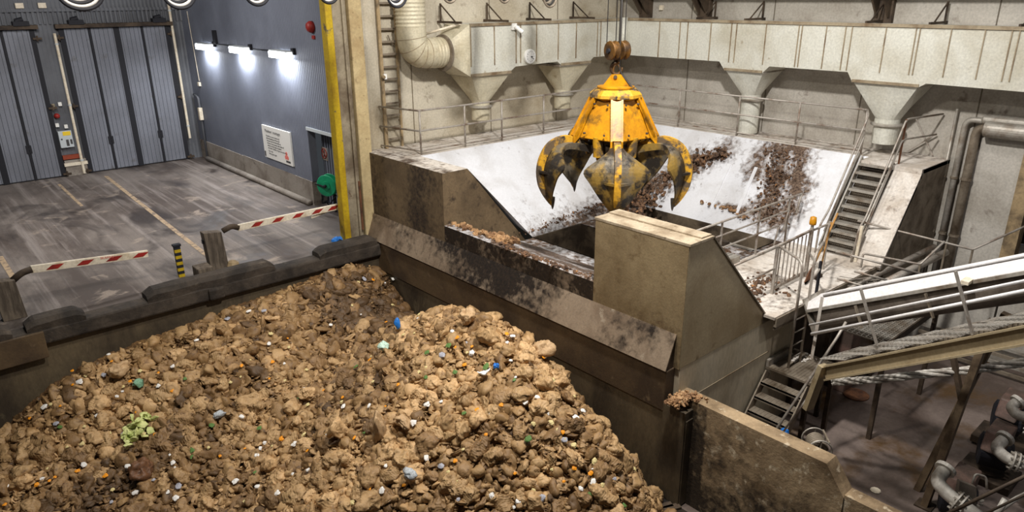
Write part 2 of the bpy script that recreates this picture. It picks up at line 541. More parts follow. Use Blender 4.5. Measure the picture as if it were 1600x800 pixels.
    def build(s, name, mat, parent=None, smooth=False, bevel=0.0, local=False):
        me = bpy.data.meshes.new(name)
        v = s.v
        if parent is not None and not local:
            o0 = Vector((0, 0, 0))
            p = parent
            while p is not None:
                o0 += p.location
                p = p.parent
            v = [(a - o0.x, b - o0.y, c - o0.z) for a, b, c in s.v]
        me.from_pydata(v, [], s.f)
        if s.attr is not None:
            at = me.attributes.new('dirt', 'FLOAT', 'POINT')
            vals = s.attr + [0.0] * (len(s.v) - len(s.attr))
            at.data.foreach_set('value', vals)
        me.materials.append(K[mat] if isinstance(mat, str) else mat)
        if smooth:
            me.polygons.foreach_set('use_smooth', [True] * len(me.polygons))
        me.update()
        o = bpy.data.objects.new(name, me)
        COL.objects.link(o)
        if parent is not None:
            o.parent = parent
        if bevel:
            bv = o.modifiers.new('bevel', 'BEVEL')
            bv.width = bevel
            bv.segments = 2
            bv.limit_method = 'ANGLE'
        return o


def tag(o, label, cat, group=None, kind=None):
    o['label'] = label
    o['category'] = cat
    if group:
        o['group'] = group
    if kind:
        o['kind'] = kind
    return o


def thing(name, label, cat, loc=(0, 0, 0), group=None, kind=None):
    o = bpy.data.objects.new(name, None)
    o.empty_display_size = 0.1
    COL.objects.link(o)
    o.location = loc
    return tag(o, label, cat, group, kind)


def struct(o, label, cat):
    return tag(o, label, cat, None, 'structure')


def fillet(pts, r, n=5):
    pts = [Vector(p) for p in pts]
    out = [pts[0]]
    for i in range(1, len(pts) - 1):
        a, b, c = pts[i - 1], pts[i], pts[i + 1]
        d0, d1 = (a - b), (c - b)
        q = min(r, d0.length * 0.45, d1.length * 0.45)
        p0, p1 = b + d0.normalized() * q, b + d1.normalized() * q
        for k in range(n + 1):
            t = k / n
            out.append(p0 * (1 - t) ** 2 + b * 2 * t * (1 - t) + p1 * t * t)
    out.append(pts[-1])
    return out


def fbm(p, s=1.0, o=4):
    return noise.fractal(Vector(p) * s, 1.0, 2.0, o)


def seg_dist(p, a, b):
    a, b = Vector(a), Vector(b)
    d = b - a
    t = max(0.0, min(1.0, (p - a).dot(d) / max(d.length_squared, 1e-9)))
    return (p - (a + d * t)).length


def text_obj(txt, size, mat, parent, loc, rot, name='lettering', extrude=0.001):
    cu = bpy.data.curves.new(name, 'FONT')
    cu.body = txt
    cu.size = size
    cu.extrude = extrude
    cu.materials.append(K[mat])
    o = bpy.data.objects.new(name, cu)
    COL.objects.link(o)
    o.parent = parent
    bpy.context.view_layer.update()
    dg = bpy.context.evaluated_depsgraph_get()
    me = bpy.data.meshes.new_from_object(o.evaluated_get(dg))
    bpy.data.objects.remove(o)
    o = bpy.data.objects.new(name, me)
    COL.objects.link(o)
    o.parent = parent
    o.location = loc
    o.rotation_euler = rot
    return o


# ================================================================== THE SETTING
YW, XW = 17.5, 20.6          # back wall and right wall of the crane hall
XF, ZP = 9.93, 2.46          # front face and top level of the receiving bunker
XP = 9.70                    # pit wall under the bunker
ZPIT, ZLOW = -2.66, -2.70
YK = 16.65                   # edge of the tipping floor above the pit
XH, YD = 10.2, 31.9          # right wall and door wall of the tipping hall

struct(MB().box((-6, YK, -0.28), (XH + 0.8, YD + 0.3, 0.0)).build('floor', 'hall_floor'), 'stained concrete tipping floor of the truck hall with tyre tracks', 'floor')
for a, b, w in (((165, 275), (338, 411), 0.13), ((0, 401), (22, 436), 0.13), ((92, 288), (128, 322), 0.1)):
    p, q = at_z(*a, 0), at_z(*b, 0)
    lab = {165: 'long pale worn lane line from the post between the doors to the leaning post', 0: 'pale worn lane line at the left edge of the tipping floor',
           92: 'short faded lane line in front of the left folding door'}[a[0]]
    struct(MB().bar(p + Vector((0, 0, 0.004)), q + Vector((0, 0, 0.004)), w, 0.004).build('floor_marking', 'lane'), lab, 'floor marking')
struct(MB().box((-6, -1, ZPIT - 0.3), (XP + 0.02, YK + 0.3, ZPIT)).build('floor_pit', 'pit_floor'), 'dark wet concrete floor of the waste pit', 'floor')
struct(MB().box((XP + 0.02, -2, ZLOW - 0.3), (XW + 4, 9.2, ZLOW)).build('floor_lower', 'lower_floor'), 'stained damp concrete floor under the stairs on the right', 'floor')

# door wall of the hall, with the ribbed header
struct(MB().box((-6, YD + 0.05, 0), (XH + 0.3, YD + 0.3, 9)).build('wall_back_hall', 'cladding_dark'), 'dark blue grey corrugated wall around the folding doors', 'wall')
tb = MB()
for x in np.arange(-2.2, 10.2, 0.16):
    tb.box((x, YD - 0.02, 5.62), (x + 0.08, YD + 0.06, 6.1))
tb.box((-6, YD - 0.06, 6.05), (XH, YD + 0.05, 6.16))
struct(tb.build('trim_1', 'cladding_dark'), 'dark ribbed header strip above the folding doors', 'trim')
# right wall of the hall: cladding above a concrete base, with an opening near the column
wb_ = MB().box((XH, 21.5, 0.78), (XH + 0.25, YD + 0.05, 9)).box((XH, 17.78, 2.55), (XH + 0.25, 21.5, 9))
struct(wb_.build('wall_right_hall', 'cladding_blue'), 'blue grey corrugated wall carrying three lit lamps', 'wall')
cb_ = MB().box((XH - 0.03, 21.5, 0), (XH + 0.25, 27.2, 0.8)).box((XH - 0.03, 27.24, 0), (XH + 0.25, YD, 0.78))
struct(cb_.build('baseboard_right', 'hall_concrete'), 'bare concrete base along the lamp wall', 'wall base')
struct(MB().box((XH + 0.85, 17.78, 0), (XH + 1.0, 21.9, 2.7)).build('wall_recess', 'hall_concrete'), 'back of the dim recess beside the yellow column', 'wall')
# the crane hall
struct(MB().box((XF, YW, ZLOW), (XW, YW + 0.25, 9)).build('wall_back', 'wall_beige'), 'stained beige panel wall behind the ladder and ducts', 'wall')
struct(MB().box((XW, 4.45, ZLOW), (XW + 0.25, YW + 0.25, 9)).build('wall_right', 'wall_grey'), 'stained grey panel wall behind the long duct', 'wall')
struct(MB().box((XW + 3.2, -2, ZLOW), (XW + 3.4, 6, 9)).build('wall_far', 'wood_dark'), 'dark wall of the side bay beyond the brown post', 'wall')
struct(MB().box((XW, -2, -0.5), (XW + 3.2, 4.4, -0.3)).build('floor_side_bay', 'lower_floor'), 'raised floor of the side bay holding the blue drum', 'floor')
struct(MB().box((XW, -2, ZLOW), (XW + 0.2, 4.4, -0.5)).build('wall_side_bay', 'wall_grey'), 'low wall under the raised side bay', 'wall')
struct(MB().box((XW - 0.12, 4.32, -0.35), (XW + 0.3, 4.62, 9)).build('column', 'ladder'), 'brown steel post at the end of the grey wall', 'column')
# pit walls
pw = MB().box((-6, YK + 0.12, ZPIT), (XP, YK + 0.6, -0.28))
struct(pw.build('wall_pit_back', 'pit_wall'), 'dark dirty concrete pit wall under the kerb', 'wall')
pb = MB()
pb.box((XP + 0.03, 6.3, ZPIT), (XF + 0.2, YK + 0.6, -0.80))
struct(pb.build('wall_pit_right', 'pit_wall'), 'dark lower concrete wall of the pit below the bunker', 'wall')
pb = MB().box((XP, 6.80, -0.80), (XF + 0.2, YK + 0.7, 0.04))
struct(pb.build('trim_2', 'pit_band', bevel=0.02), 'brown concrete ledge between the pit wall and the sloped bunker plate', 'ledge')
# kerb beam with raised blocks
kb = MB().box((-6, YK - 0.03, -0.34), (XP + 0.1, YK + 0.42, 0.015))
struct(kb.build('curb', 'kerb', bevel=0.05), 'dark rounded kerb beam along the tipping floor edge', 'kerb')

# retaining wall on the right of the pit
def ret_dirt(p):
    d = (-0.2 - p.z) / 2.2 + 0.45 * fbm(p, 0.8) - 0.28 + (0.5 if p.y > 6.0 else 0)
    d += 0.25 * max(0, (p.y - 4.2) / 2.5)
    return d
rw = MB()
rw.grid((9.93, 6.45, ZLOW), (9.93, 3.84, ZLOW), (9.93, 3.84, -0.45), (9.93, 6.45, -0.45), 52, 44, fn=ret_dirt)
rw.attr += []
rw.add([(9.93, 6.69, ZLOW), (9.93, 6.45, ZLOW), (9.93, 6.45, -0.45), (9.93, 6.69, -0.45),
        (9.93, 6.69, -0.45), (9.93, 3.84, -0.45), (10.25, 3.84, -0.45), (10.25, 6.69, -0.45),
        (9.93, 3.84, -0.45), (9.93, 3.50, -0.90), (10.25, 3.50, -0.90), (10.25, 3.84, -0.45),
        (10.25, 6.69, -0.45), (10.25, 3.84, -0.45), (10.25, 3.84, ZLOW), (10.25, 6.69, ZLOW),
        (9.93, 3.84, ZLOW), (9.93, 3.50, ZLOW), (9.93, 3.50, -0.90), (10.25, 3.50, ZLOW)],
       [(0, 1, 2, 3), (4, 5, 6, 7), (8, 9, 10, 11), (12, 13, 14, 15), (16, 17, 9, 8), (17, 19, 10, 18), (11, 10, 19, 14)])
rw.box((9.95, 1.2, ZLOW), (10.22, 3.5, -0.86))
struct(rw.build('wall_retaining', 'retain'), 'worn brown concrete retaining wall stepping down to the lower right', 'wall')
struct(MB().box((9.70, 6.32, ZPIT), (9.96, 6.82, -0.62)).build('trim_3', 'pit_wall', bevel=0.01), 'dark steel corner plate where the pit wall meets the retaining wall', 'corner plate')

# ------------------------------------------------------------------ folding doors
def folding_door(name, x0, width, label, leaves=4):
    d = thing(name, label, 'door', (x0, YD, 0), None, 'structure')
    w = width / leaves
    H = 5.45
    for k in range(leaves):
        a, b = x0 + k * w, x0 + (k + 1) * w
        g = 0.05 if k else 0.07
        lf = MB().box((a + g, YD - 0.06, 0.05), (b - 0.05, YD, H))
        lo = lf.build('leaf', 'door_leaf', d, bevel=0.01)
        if k in (1, 3):
            hb = MB().box((a - 0.09, YD - 0.10, 1.05), (a - 0.02, YD - 0.06, 1.35)).box((a + 0.02, YD - 0.10, 1.05), (a + 0.09, YD - 0.06, 1.35)).bar((a - 0.09, YD - 0.09, 1.2), (a + 0.09, YD - 0.09, 1.2), 0.03, 0.05)
            hb.build('hinge', 'black', d)
    sm = 0.10
    for k in range(leaves + 1):
        a = x0 + k * w
        wd = {0: 0.18, leaves: 0.16, leaves // 2: 0.21}.get(k, 0.07)
        MB().box((a - wd / 2, YD - 0.075, 0.02), (a + wd / 2, YD - 0.02, H)).build('rubber_seal', 'black', d)
    tr = MB().box((x0 - 0.2, YD - 0.28, H + 0.02), (x0 + width + 0.2, YD - 0.02, H + 0.16))
    tr.build('track', 'steel_dark', d)
    for xx in (x0 + 0.25, x0 + width - 0.55):
        MB().box((xx, YD - 0.34, H + 0.14), (xx + 0.5, YD - 0.05, H + 0.3)).cyl((xx + 0.1, YD - 0.2, H + 0.3), (xx + 0.34, YD - 0.2, H + 0.36), 0.09).build('door_drive', 'black', d)
    for xx in (x0 - 0.12, x0 + width + 0.12):
        for zz in (0.08, 2.6, 5.1):
            MB().box((xx - 0.14, YD - 0.16, zz), (xx + 0.14, YD - 0.05, zz + 0.07)).cyl((xx, YD - 0.13, zz - 0.05), (xx, YD - 0.13, zz + 0.14), 0.035, n=10).build('hinge', 'steel_dark', d)
    return d


folding_door('door_1', 5.81, 3.72, 'grey four leaf folding truck door beside the lamp wall')
folding_door('door_2', 1.15, 3.72, 'grey four leaf folding truck door cut by the left picture edge')

# plinth between doors and its fittings
struct(MB().box((4.98, YD - 0.12, 0), (5.72, YD + 0.06, 0.62)).build('baseboard_doors', 'hall_concrete', bevel=0.01), 'pale concrete plinth between the two folding doors', 'wall base')
tag(MB().box((4.96, YD - 0.14, 0.66), (5.62, YD - 0.0, 0.82)).build('steel_strip', 'red_brown'), 'reddish brown strip above the plinth between the doors', 'strip')
tag(MB().box((4.95, YD - 0.17, 0.40), (5.75, YD - 0.1, 0.52)).build('bumper_rail', 'white_worn'), 'pale horizontal bumper rail on the plinth between the doors', 'rail')


def downpipe(x, z0, z1, label, y=None):
    y = y or YD - 0.16
    d = thing('downpipe', label, 'pipe', (x, y, z0))
    MB().cyl((x, y, z0), (x, y, z1), 0.05, n=12).build('pipe', 'white_worn', d, smooth=False)
    for zz in (z0 + 0.5, (z0 + z1) / 2, z1 - 0.4):
        MB().cyl((x, y, zz), (x, y, zz + 0.05), 0.065, n=12).build('clip', 'grey_box', d)
    return d


downpipe(5.56, 0.05, 5.3, 'white vertical pipe at the left edge of the right folding door')
downpipe(9.72, 0.9, 6.4, 'white vertical pipe between the right folding door and the lamp wall')
cbx = thing('control_cabinet', 'grey control box with a yellow label between the folding doors', 'control box', (5.15, YD, 1.1))
MB().box((4.97, YD - 0.16, 1.12), (5.42, YD, 1.75)).build('housing', 'grey_box', cbx, bevel=0.01)
MB().box((5.12, YD - 0.168, 1.58), (5.38, YD - 0.158, 1.73)).build('label_plate', 'yellow_label', cbx)
MB().box((5.18, YD - 0.17, 1.18), (5.27, YD - 0.158, 1.42)).box((5.32, YD - 0.17, 1.24), (5.39, YD - 0.158, 1.42)).build('switch', 'text', cbx)
MB().cyl((5.05, YD - 0.17, 1.45), (5.05, YD - 0.155, 1.45), 0.03, n=12).build('button', 'black', cbx)
tag(MB().lathe([(0.1, 0), (0.1, 0.05), (0.07, 0.12), (0.02, 0.14)], (5.08, YD, 2.32), (0, -1, 0), 16).build('warning_lamp', 'red', smooth=True), 'small dark red warning dome above the control box', 'lamp')
for x, z, lb in ((5.02, 1.98, 'small white junction box left above the control box'), (5.3, 1.9, 'small white junction box right above the control box'), (5.26, 2.75, 'small white box beside the pipe above the red dome')):
    tag(MB().box((x - 0.06, YD - 0.08, z - 0.07), (x + 0.06, YD + 0.02, z + 0.07)).build('junction_box', 'white', bevel=0.01), lb, 'junction box')
tag(MB().box((4.98, YD - 0.09, 2.68), (5.08, YD + 0.02, 2.78)).lathe([(0.05, 0), (0.02, 0.12)], (5.03, YD - 0.05, 2.68), (0, 0, -1), 12).build('beacon', 'column_grey'), 'small brownish signal horn above the red dome', 'signal horn')
tag(MB().box((4.55, YD - 0.12, 6.18), (4.8, YD + 0.02, 6.36)).build('junction_box', 'white_worn'), 'left one of two pale boxes at the top of the door wall', 'junction box')
tag(MB().box((5.25, YD - 0.12, 6.18), (5.5, YD + 0.02, 6.36)).build('junction_box', 'white_worn'), 'right one of two pale boxes at the top of the door wall', 'junction box')

# corner conduit and cabinet on the lamp wall
cn = thing('conduit', 'grey bent conduit in the far corner of the lamp wall', 'conduit', (XH, 31.4, 0))
MB().tube(fillet([(XH - 0.06, 31.2, 0.05), (XH - 0.06, 31.2, 2.6), (XH - 0.06, 31.7, 2.7)], 0.15), 0.05, 10).build('pipe', 'cladding_dark', cn, smooth=True)
MB().box((XH - 0.16, 31.05, 1.7), (XH - 0.02, 31.22, 2.2)).build('label_plate', 'white_worn', cn)
tag(MB().tube([(XH - 0.02, 31.1, 6.0), (XH - 0.02, 30.9, 3.3)], 0.012, 6).box((XH - 0.08, 30.82, 3.1), (XH - 0.0, 31.0, 3.25)).build('pull_switch', 'white_worn'), 'thin pull cord with a small switch in the hall corner', 'switch')

# three lit wall lamps
lamps = (((313, 72), 'far left lit wall lamp, nearest the folding door'), ((368, 77), 'middle one of the three lit wall lamps'), ((433, 84), 'right lit wall lamp, nearest the red alarm'))
for (u, v), lb in lamps:
    p = at_x(u + 15, v, XH)
    t = thing('wall_lamp', lb, 'lamp', (XH, p.y, p.z), 'lit lamps on the hall wall')
    hy = 0.62
    MB().box((XH - 0.34, p.y - hy, p.z + 0.08), (XH - 0.04, p.y + hy, p.z + 0.12)).build('housing', 'grey_box', t, bevel=0.02)
    MB().box((XH - 0.36, p.y - hy + 0.03, p.z - 0.12), (XH - 0.06, p.y + hy - 0.03, p.z + 0.08)).build('diffuser', 'lamp_glow', t, bevel=0.02)
    MB().box((XH - 0.10, p.y - hy - 0.06, p.z + 0.0), (XH, p.y - hy + 0.1, p.z + 0.2)).build('bracket', 'black', t)
    l = bpy.data.lights.new('wall_lamp_light', 'AREA')
    l.shape = 'RECTANGLE'
    l.size, l.size_y = 0.25, 1.1
    l.energy = 95
    l.color = (0.93, 0.96, 1)
    lo = bpy.data.objects.new('wall_lamp_light', l)
    COL.objects.link(lo)
    lo.parent = t
    lo.location = (-0.24, 0, -0.14)
pa = [at_x(u, v, XH - 0.03) for u, v in ((338, 69), (372, 72), (400, 77), (436, 80))]
tag(MB().tube(pa, 0.02, 6).build('lamp_cable', 'black'), 'black cable linking the three wall lamps', 'cable')
tag(MB().box((XH - 0.1, pa[0].y - 0.12, pa[0].z + 0.0), (XH, pa[0].y + 0.12, pa[0].z + 0.5)).build('junction_box', 'black'), 'dark box above the far left wall lamp', 'junction box')

al = at_x(488, 42, XH)
t = thing('alarm_bell', 'red alarm sounder high on the lamp wall near the yellow column', 'alarm', tuple(al))
MB().lathe([(0.17, 0), (0.17, 0.08), (0.12, 0.16), (0.04, 0.18)], al, (-1, 0, 0), 18).build('dome', 'red', t, smooth=True)
MB().box((XH - 0.04, al.y - 0.13, al.z - 0.34), (XH, al.y + 0.03, al.z - 0.24)).build('label_plate', 'red', t)

# notice board on the lamp wall
bx0, by0, by1, bz0, bz1 = XH - 0.07, 22.72, 24.98, 1.11, 2.26
t = thing('notice_board', 'white printed notice board on the lamp wall', 'sign', (XH - 0.07, by1, bz0))
MB().box((XH - 0.07, by0, bz0), (XH - 0.01, by1, bz1)).build('panel', 'white', t)
RT = (math.pi / 2, 0, -math.pi / 2)
text_obj('Maskiner i mottaget', 0.155, 'text', t, (-0.004, -0.24, 0.93), RT)
for i, ln in enumerate(('Matavfallet tas emot i bunkern och', 'lyfts med gripskopan till fickan där', 'skruvarna matar det vidare till kross', 'och press. Slurryn pumpas sedan vidare till', 'tankarna och blir biogas och gödsel', 'som återförs till åkern och ger ny mat på bordet')):
    text_obj(ln, 0.078, 'text', t, (-0.004, -0.30 - 0.012 * i, 0.78 - 0.085 * i), RT)
text_obj('Kör in rakt', 0.08, 'text', t, (-0.004, -0.38, 0.245), RT)
text_obj('Vänta på grön signal', 0.08, 'text', t, (-0.004, -0.38, 0.155), RT)
lg = MB()
yy, zz = by0 + 0.42, bz0 + 0.22
for a in (90, 210, 330):
    ca, sa = math.cos(math.radians(a)) * 0.085, math.sin(math.radians(a)) * 0.085
    lg.lathe([(0.075, 0), (0.075, 0.004)], (bx0, yy + ca, zz + 0.06 + sa), (-1, 0, 0), 14)
lg.build('logo', 'logo_red', t)
MB().box((bx0 - 0.003, by0 + 0.16, bz0 + 0.07), (bx0, by0 + 0.5, bz0 + 0.14)).build('logo_bar', 'text', t)
MB().box((bx0 - 0.003, by1 - 0.12, bz0 + 0.03), (bx0, by1 - 0.02, bz0 + 0.22)).build('corner_mark', 'text', t)

# base pipe and wall discs
tag(MB().tube([(XH - 0.13, 31.0, 0.09), (XH - 0.13, 26, 0.09), (XH - 0.13, 21.6, 0.09)], 0.1, 12).build('base_pipe', 'hall_concrete', smooth=True), 'grey protective pipe along the foot of the lamp wall', 'pipe')
for (u, v), lb in (((408, 287), 'round grey cover on the concrete base, farther from the column'), ((479, 318), 'round grey cover on the concrete base, nearer the column')):
    p = at_x(u, v, XH - 0.03)
    tag(MB().lathe([(0.17, 0), (0.17, 0.05), (0.13, 0.06)], p, (-1, 0, 0), 20).build('round_cover', 'hall_concrete'), lb, 'cover')

# recess: slatted shutter with a no entry sign, green hose reel
sh = thing('slatted_shutter', 'dark vertical slatted shutter in the recess beside the yellow column', 'shutter', (XH + 0.5, 19.7, 0.55))
sb = MB()
for k in range(22):
    y = 17.95 + k * 0.165
    sb.box((XH + 0.45, y, 0.02), (XH + 0.50, y + 0.085, 2.6))
sb.build('slat_panel', 'cladding_blue', sh)
MB().box((XH + 0.50, 17.9, 0.0), (XH + 0.54, 21.6, 2.62)).build('backing', 'black', sh)
struct(MB().box((XH - 0.03, 17.9, 2.5), (XH + 0.3, 21.55, 2.6)).build('trim_4', 'grey_box'), 'pale lintel above the recess', 'trim')
np_ = at_x(507, 241, XH + 0.43)
ns = thing('prohibition_sign', 'small no entry for pedestrians sign on the slatted shutter', 'sign', tuple(np_))
MB().box((np_.x - 0.0, np_.y - 0.19, np_.z - 0.2), (np_.x + 0.02, np_.y + 0.19, np_.z + 0.22)).build('panel', 'hall_concrete', ns)
rg = MB()
for k in range(24):
    a, b = 2 * math.pi * k / 24, 2 * math.pi * (k + 1) / 24
    rg.bar((np_.x - 0.008, np_.y + 0.16 * math.cos(a), np_.z + 0.03 + 0.16 * math.sin(a)), (np_.x - 0.008, np_.y + 0.16 * math.cos(b), np_.z + 0.03 + 0.16 * math.sin(b)), 0.035, 0.01)
rg.bar((np_.x - 0.008, np_.y + 0.11, np_.z + 0.14), (np_.x - 0.008, np_.y - 0.11, np_.z - 0.08), 0.03, 0.01)
rg.build('ring', 'red', ns)
pg = MB().lathe([(0.028, 0), (0.028, 0.006)], (np_.x - 0.004, np_.y, np_.z + 0.12), (-1, 0, 0), 10)
pg.bar((np_.x - 0.006, np_.y, np_.z + 0.09), (np_.x - 0.006, np_.y, np_.z), 0.05, 0.006).bar((np_.x - 0.006, np_.y, np_.z), (np_.x - 0.006, np_.y + 0.05, np_.z - 0.09), 0.025, 0.006).bar((np_.x - 0.006, np_.y, np_.z), (np_.x - 0.006, np_.y - 0.05, np_.z - 0.09), 0.025, 0.006)
pg.build('pictogram', 'black', ns)

rp = at_x(513, 289, XH - 0.05)
hr = thing('hose_reel', 'bright green round hose reel beside the yellow column', 'hose reel', tuple(rp))
ax = Vector((-0.86, -0.5, 0.0)).normalized()
MB().lathe([(0.03, 0.0), (0.33, 0.0), (0.345, 0.015), (0.33, 0.03), (0.15, 0.035), (0.14, 0.06), (0.02, 0.065)], rp + ax * 0.1, ax, 32).build('front_disc', 'green', hr, smooth=False)
MB().lathe([(0.2, -0.1), (0.2, 0.1)], rp, ax, 24).build('drum', 'black', hr)
MB().bar(rp, (XH + 0.5, rp.y + 0.1, rp.z), 0.06, 0.06).bar((rp.x + 0.2, rp.y + 0.04, 0), (rp.x + 0.2, rp.y + 0.04, rp.z), 0.06, 0.06).build('bracket', 'black', hr)
MB().lathe([(0.33, -0.12), (0.345, -0.105), (0.33, -0.09)], rp, ax, 32).build('rear_disc', 'green', hr)
MB().lathe([(0.05, 0.15), (0.05, 0.24), (0.03, 0.26)], rp, ax, 14).bar(rp + ax * 0.24, rp + ax * 0.24 + Vector((-0.08, 0.42, 0.03)), 0.035, 0.035).build('spigot', 'black', hr)
MB().tube(fillet([rp + Vector((0.02, -0.1, -0.1)), rp + Vector((-0.05, 0.1, -0.6)), rp + Vector((0.1, 0.3, -0.75)), rp + Vector((0.2, -0.1, -0.35))], 0.2), 0.02, 8).build('hose', 'black', hr, smooth=True)

# ------------------------------------------------------------------ columns between the halls
cy0 = 17.34
struct(MB().box((9.02, cy0 - 0.02, 0.02), (9.21, cy0 + 0.28, 9)).build('column_yellow', 'yellow_post', bevel=0.02), 'yellow painted edge of the column between the halls', 'column')
struct(MB().box((9.21, cy0 + 0.02, 0.0), (9.62, cy0 + 0.4, 9)).box((9.47, cy0 - 0.05, 0.0), (9.54, cy0 + 0.05, 9)).build('column_grey', 'column_grey', bevel=0.01), 'grey dirty steel column right of the yellow edge', 'column')
struct(MB().box((9.64, cy0 - 0.1, -0.1), (10.02, cy0 + 0.4, 9)).build('column_beige', 'column_beige', bevel=0.03), 'speckled beige column next to the wall ladder', 'column')
tag(MB().tube([(9.56, cy0 - 0.06, 0.3), (9.56, cy0 - 0.06, 1.7)], 0.035, 8).build('drain_pipe', 'rust'), 'short rusty pipe at the foot of the grey column', 'pipe')

# ------------------------------------------------------------------ kerb blocks, posts, barriers
def kerb_block(x0, x1, h, label, seed, y0=YK - 0.02, y1=YK + 0.40, z0=0.0):
    n = 18
    rings = []
    for i in range(n + 1):
        x = x0 + (x1 - x0) * i / n
        e = min(i, n - i) / n * (x1 - x0)
        k = min(1.0, 0.55 + e * 3)
        ring = []
        for (yy, zz) in ((y0, z0 - 0.02), (y0 - 0.015, z0 + h * 0.55), (y0 + 0.05, z0 + h * 0.92), (y0 + 0.14, z0 + h), (y1 - 0.12, z0 + h), (y1 - 0.02, z0 + h * 0.85), (y1, z0 + h * 0.4), (y1, z0 - 0.02)):
            q = z0 + (zz - z0) * k
            d = noise.noise(Vector((x * 2 + seed, yy * 3, zz * 3))) * 0.02
            ring.append((x, yy + d, q + d * 0.6))
        rings.append(ring)
    return tag(MB().loft(rings).build('kerb_block', 'kerb', smooth=False), label, 'kerb block')


kx = lambda u, v: at_y(u, v, YK).x
kerb_block(kx(36, 497), kx(131, 482), 0.27, 'dark raised kerb block by the left barrier post', 1)
kerb_block(kx(227, 454), kx(428, 410), 0.29, 'long dark raised kerb block in front of the leaning post', 5)
kerb_block(kx(497, 386), 9.62, 0.27, 'dark raised kerb block at the foot of the columns', 9)
kerb_block(-1.2, kx(14, 505), 0.24, 'kerb block cut by the left picture edge', 14)
p0 = at_y(325, 452, YK)
tag(MB().box((p0.x - 0.02, YK - 0.10, -0.33), (p0.x + 0.36, YK + 0.0, -0.03)).build('kerb_bracket', 'kerb', bevel=0.06), 'rounded lug on the kerb face below the leaning post', 'lug')
tag(MB().box((0.4, YK - 0.06, -0.62), (1.55, YK + 0.0, -0.02)).build('kerb_facing', 'pit_band', bevel=0.02), 'paler concrete facing on the kerb at the left edge', 'facing')

def barrier(post_base, post_w, post_h, arm_pts, beam_a, beam_b, lab_post, lab, stripes, mark=None):
    x, y = post_base
    ps = thing('barrier_post', lab_post, 'post', (x, y, 0))
    lean = 0.06
    MB().prism([(x - post_w / 2, y - 0.12, 0), (x + post_w / 2, y - 0.12, 0), (x + post_w / 2 - lean, y - 0.12, post_h), (x - post_w / 2 - lean, y - 0.12, post_h + 0.06)], (0, 0.26, 0)).build('upright', 'wood', ps, bevel=0.01)
    MB().box((x - post_w / 2 - 0.02 - lean, y - 0.02, post_h - 0.24), (x - post_w / 2 - lean + 0.04, y + 0.06, post_h - 0.14)).build('bolt', 'black', ps)
    t = thing('barrier_boom', lab, 'barrier', tuple(beam_a))
    MB().tube(fillet(arm_pts, 0.1), 0.075, 8).build('bent_arm', 'steel_dark', t, smooth=True)
    a, b = Vector(beam_a), Vector(beam_b)
    MB().bar(a, b, 0.07, 0.17).build('beam', 'white_worn', t, bevel=0.01)
    d = b - a
    for f in stripes:
        c = a + d * f + Vector((0, -0.038, 0))
        dl = d.normalized()
        w, sk, h = 0.115, 0.07, 0.05
        st = MB().prism([c - dl * w - dl * sk + Vector((0, 0, -h)), c + dl * w - dl * sk + Vector((0, 0, -h)), c + dl * w + dl * sk + Vector((0, 0, h)), c - dl * w + dl * sk + Vector((0, 0, h))], (0, -0.004, 0))
        st.build('red_stripe', 'red', t)
    return t


A, B = at_y(48, 421, 17.8), at_y(231, 396, 17.8)
bm = barrier((1.22, 17.74), 0.44, 0.86, [at_y(20, 438, 17.8), at_y(34, 426, 17.8), A + (B - A) * 0.01], A, B, 'dark wooden barrier post at the left picture edge',
             'white boom with red stripes on the left, over the floor edge', (0.19, 0.44, 0.69, 0.93))
text_obj('SKANKS', 0.075, 'logo_red', bm, (1.34, -0.042, -0.09), (math.pi / 2, 0.1, 0))
A, B = at_y(371, 356, 17.8), at_y(527, 323, 17.8)
b2 = barrier((5.62, 17.72), 0.44, 0.98, [at_y(348, 361, 17.8), at_y(362, 353, 17.8), A + (B - A) * 0.01], A, B, 'dark wooden post standing behind the long kerb block',
             'white boom with red stripes in front of the yellow column', (0.18, 0.38, 0.58, 0.78, 0.95))
MB().bar(at_y(486, 340, 17.85), at_y(526, 324, 17.85), 0.03, 0.06).build('strut', 'white_worn', b2)
p = at_y(323, 425, YK + 0.3)
tag(MB().box((p.x - 0.16, YK + 0.42, 0.0), (p.x + 0.2, YK + 0.85, 0.34)).build('wood_block', 'wood', bevel=0.02), 'short dark wooden block left of the leaning post', 'block')

bp_ = at_z(284, 432, 0)
bo = thing('bollard', 'thin black and yellow striped marker post on the tipping floor', 'bollard', tuple(bp_))
for k in range(10):
    z = k * 0.08
    MB().box((bp_.x - 0.07, bp_.y - 0.05, z), (bp_.x + 0.07, bp_.y + 0.05, z + 0.08)).build('band', 'black' if k % 2 else 'yellow_post', bo)
MB().box((bp_.x - 0.09, bp_.y - 0.07, 0.80), (bp_.x + 0.09, bp_.y + 0.07, 0.85)).build('cap', 'black', bo)
p = at_z(527, 377, 0.02)
rag = MB()
for k in range(3):
    c = p + Vector((-0.08 + 0.1 * k, 0.06 * (k % 2), 0.05))
    rag.lathe([(0.02, -0.04), (0.1, -0.03), (0.09, 0.03), (0.03, 0.07)], c, (0.3 * k, 0.2, 1), 9)
tag(rag.build('blue_rag', 'blue'), 'crumpled blue rag at the foot of the yellow column', 'rag')
p = at_z(548, 345, 0)
p = at_z(540, 343, 0.02)
tag(MB().lathe([(0.05, 0), (0.12, 0.02), (0.1, 0.08), (0.03, 0.11)], p, (0.1, 0, 1), 8).build('stone_lump', 'hall_concrete'), 'small pale lump on the floor beside the yellow column', 'lump')
p = at_z(367, 417, 0.05)
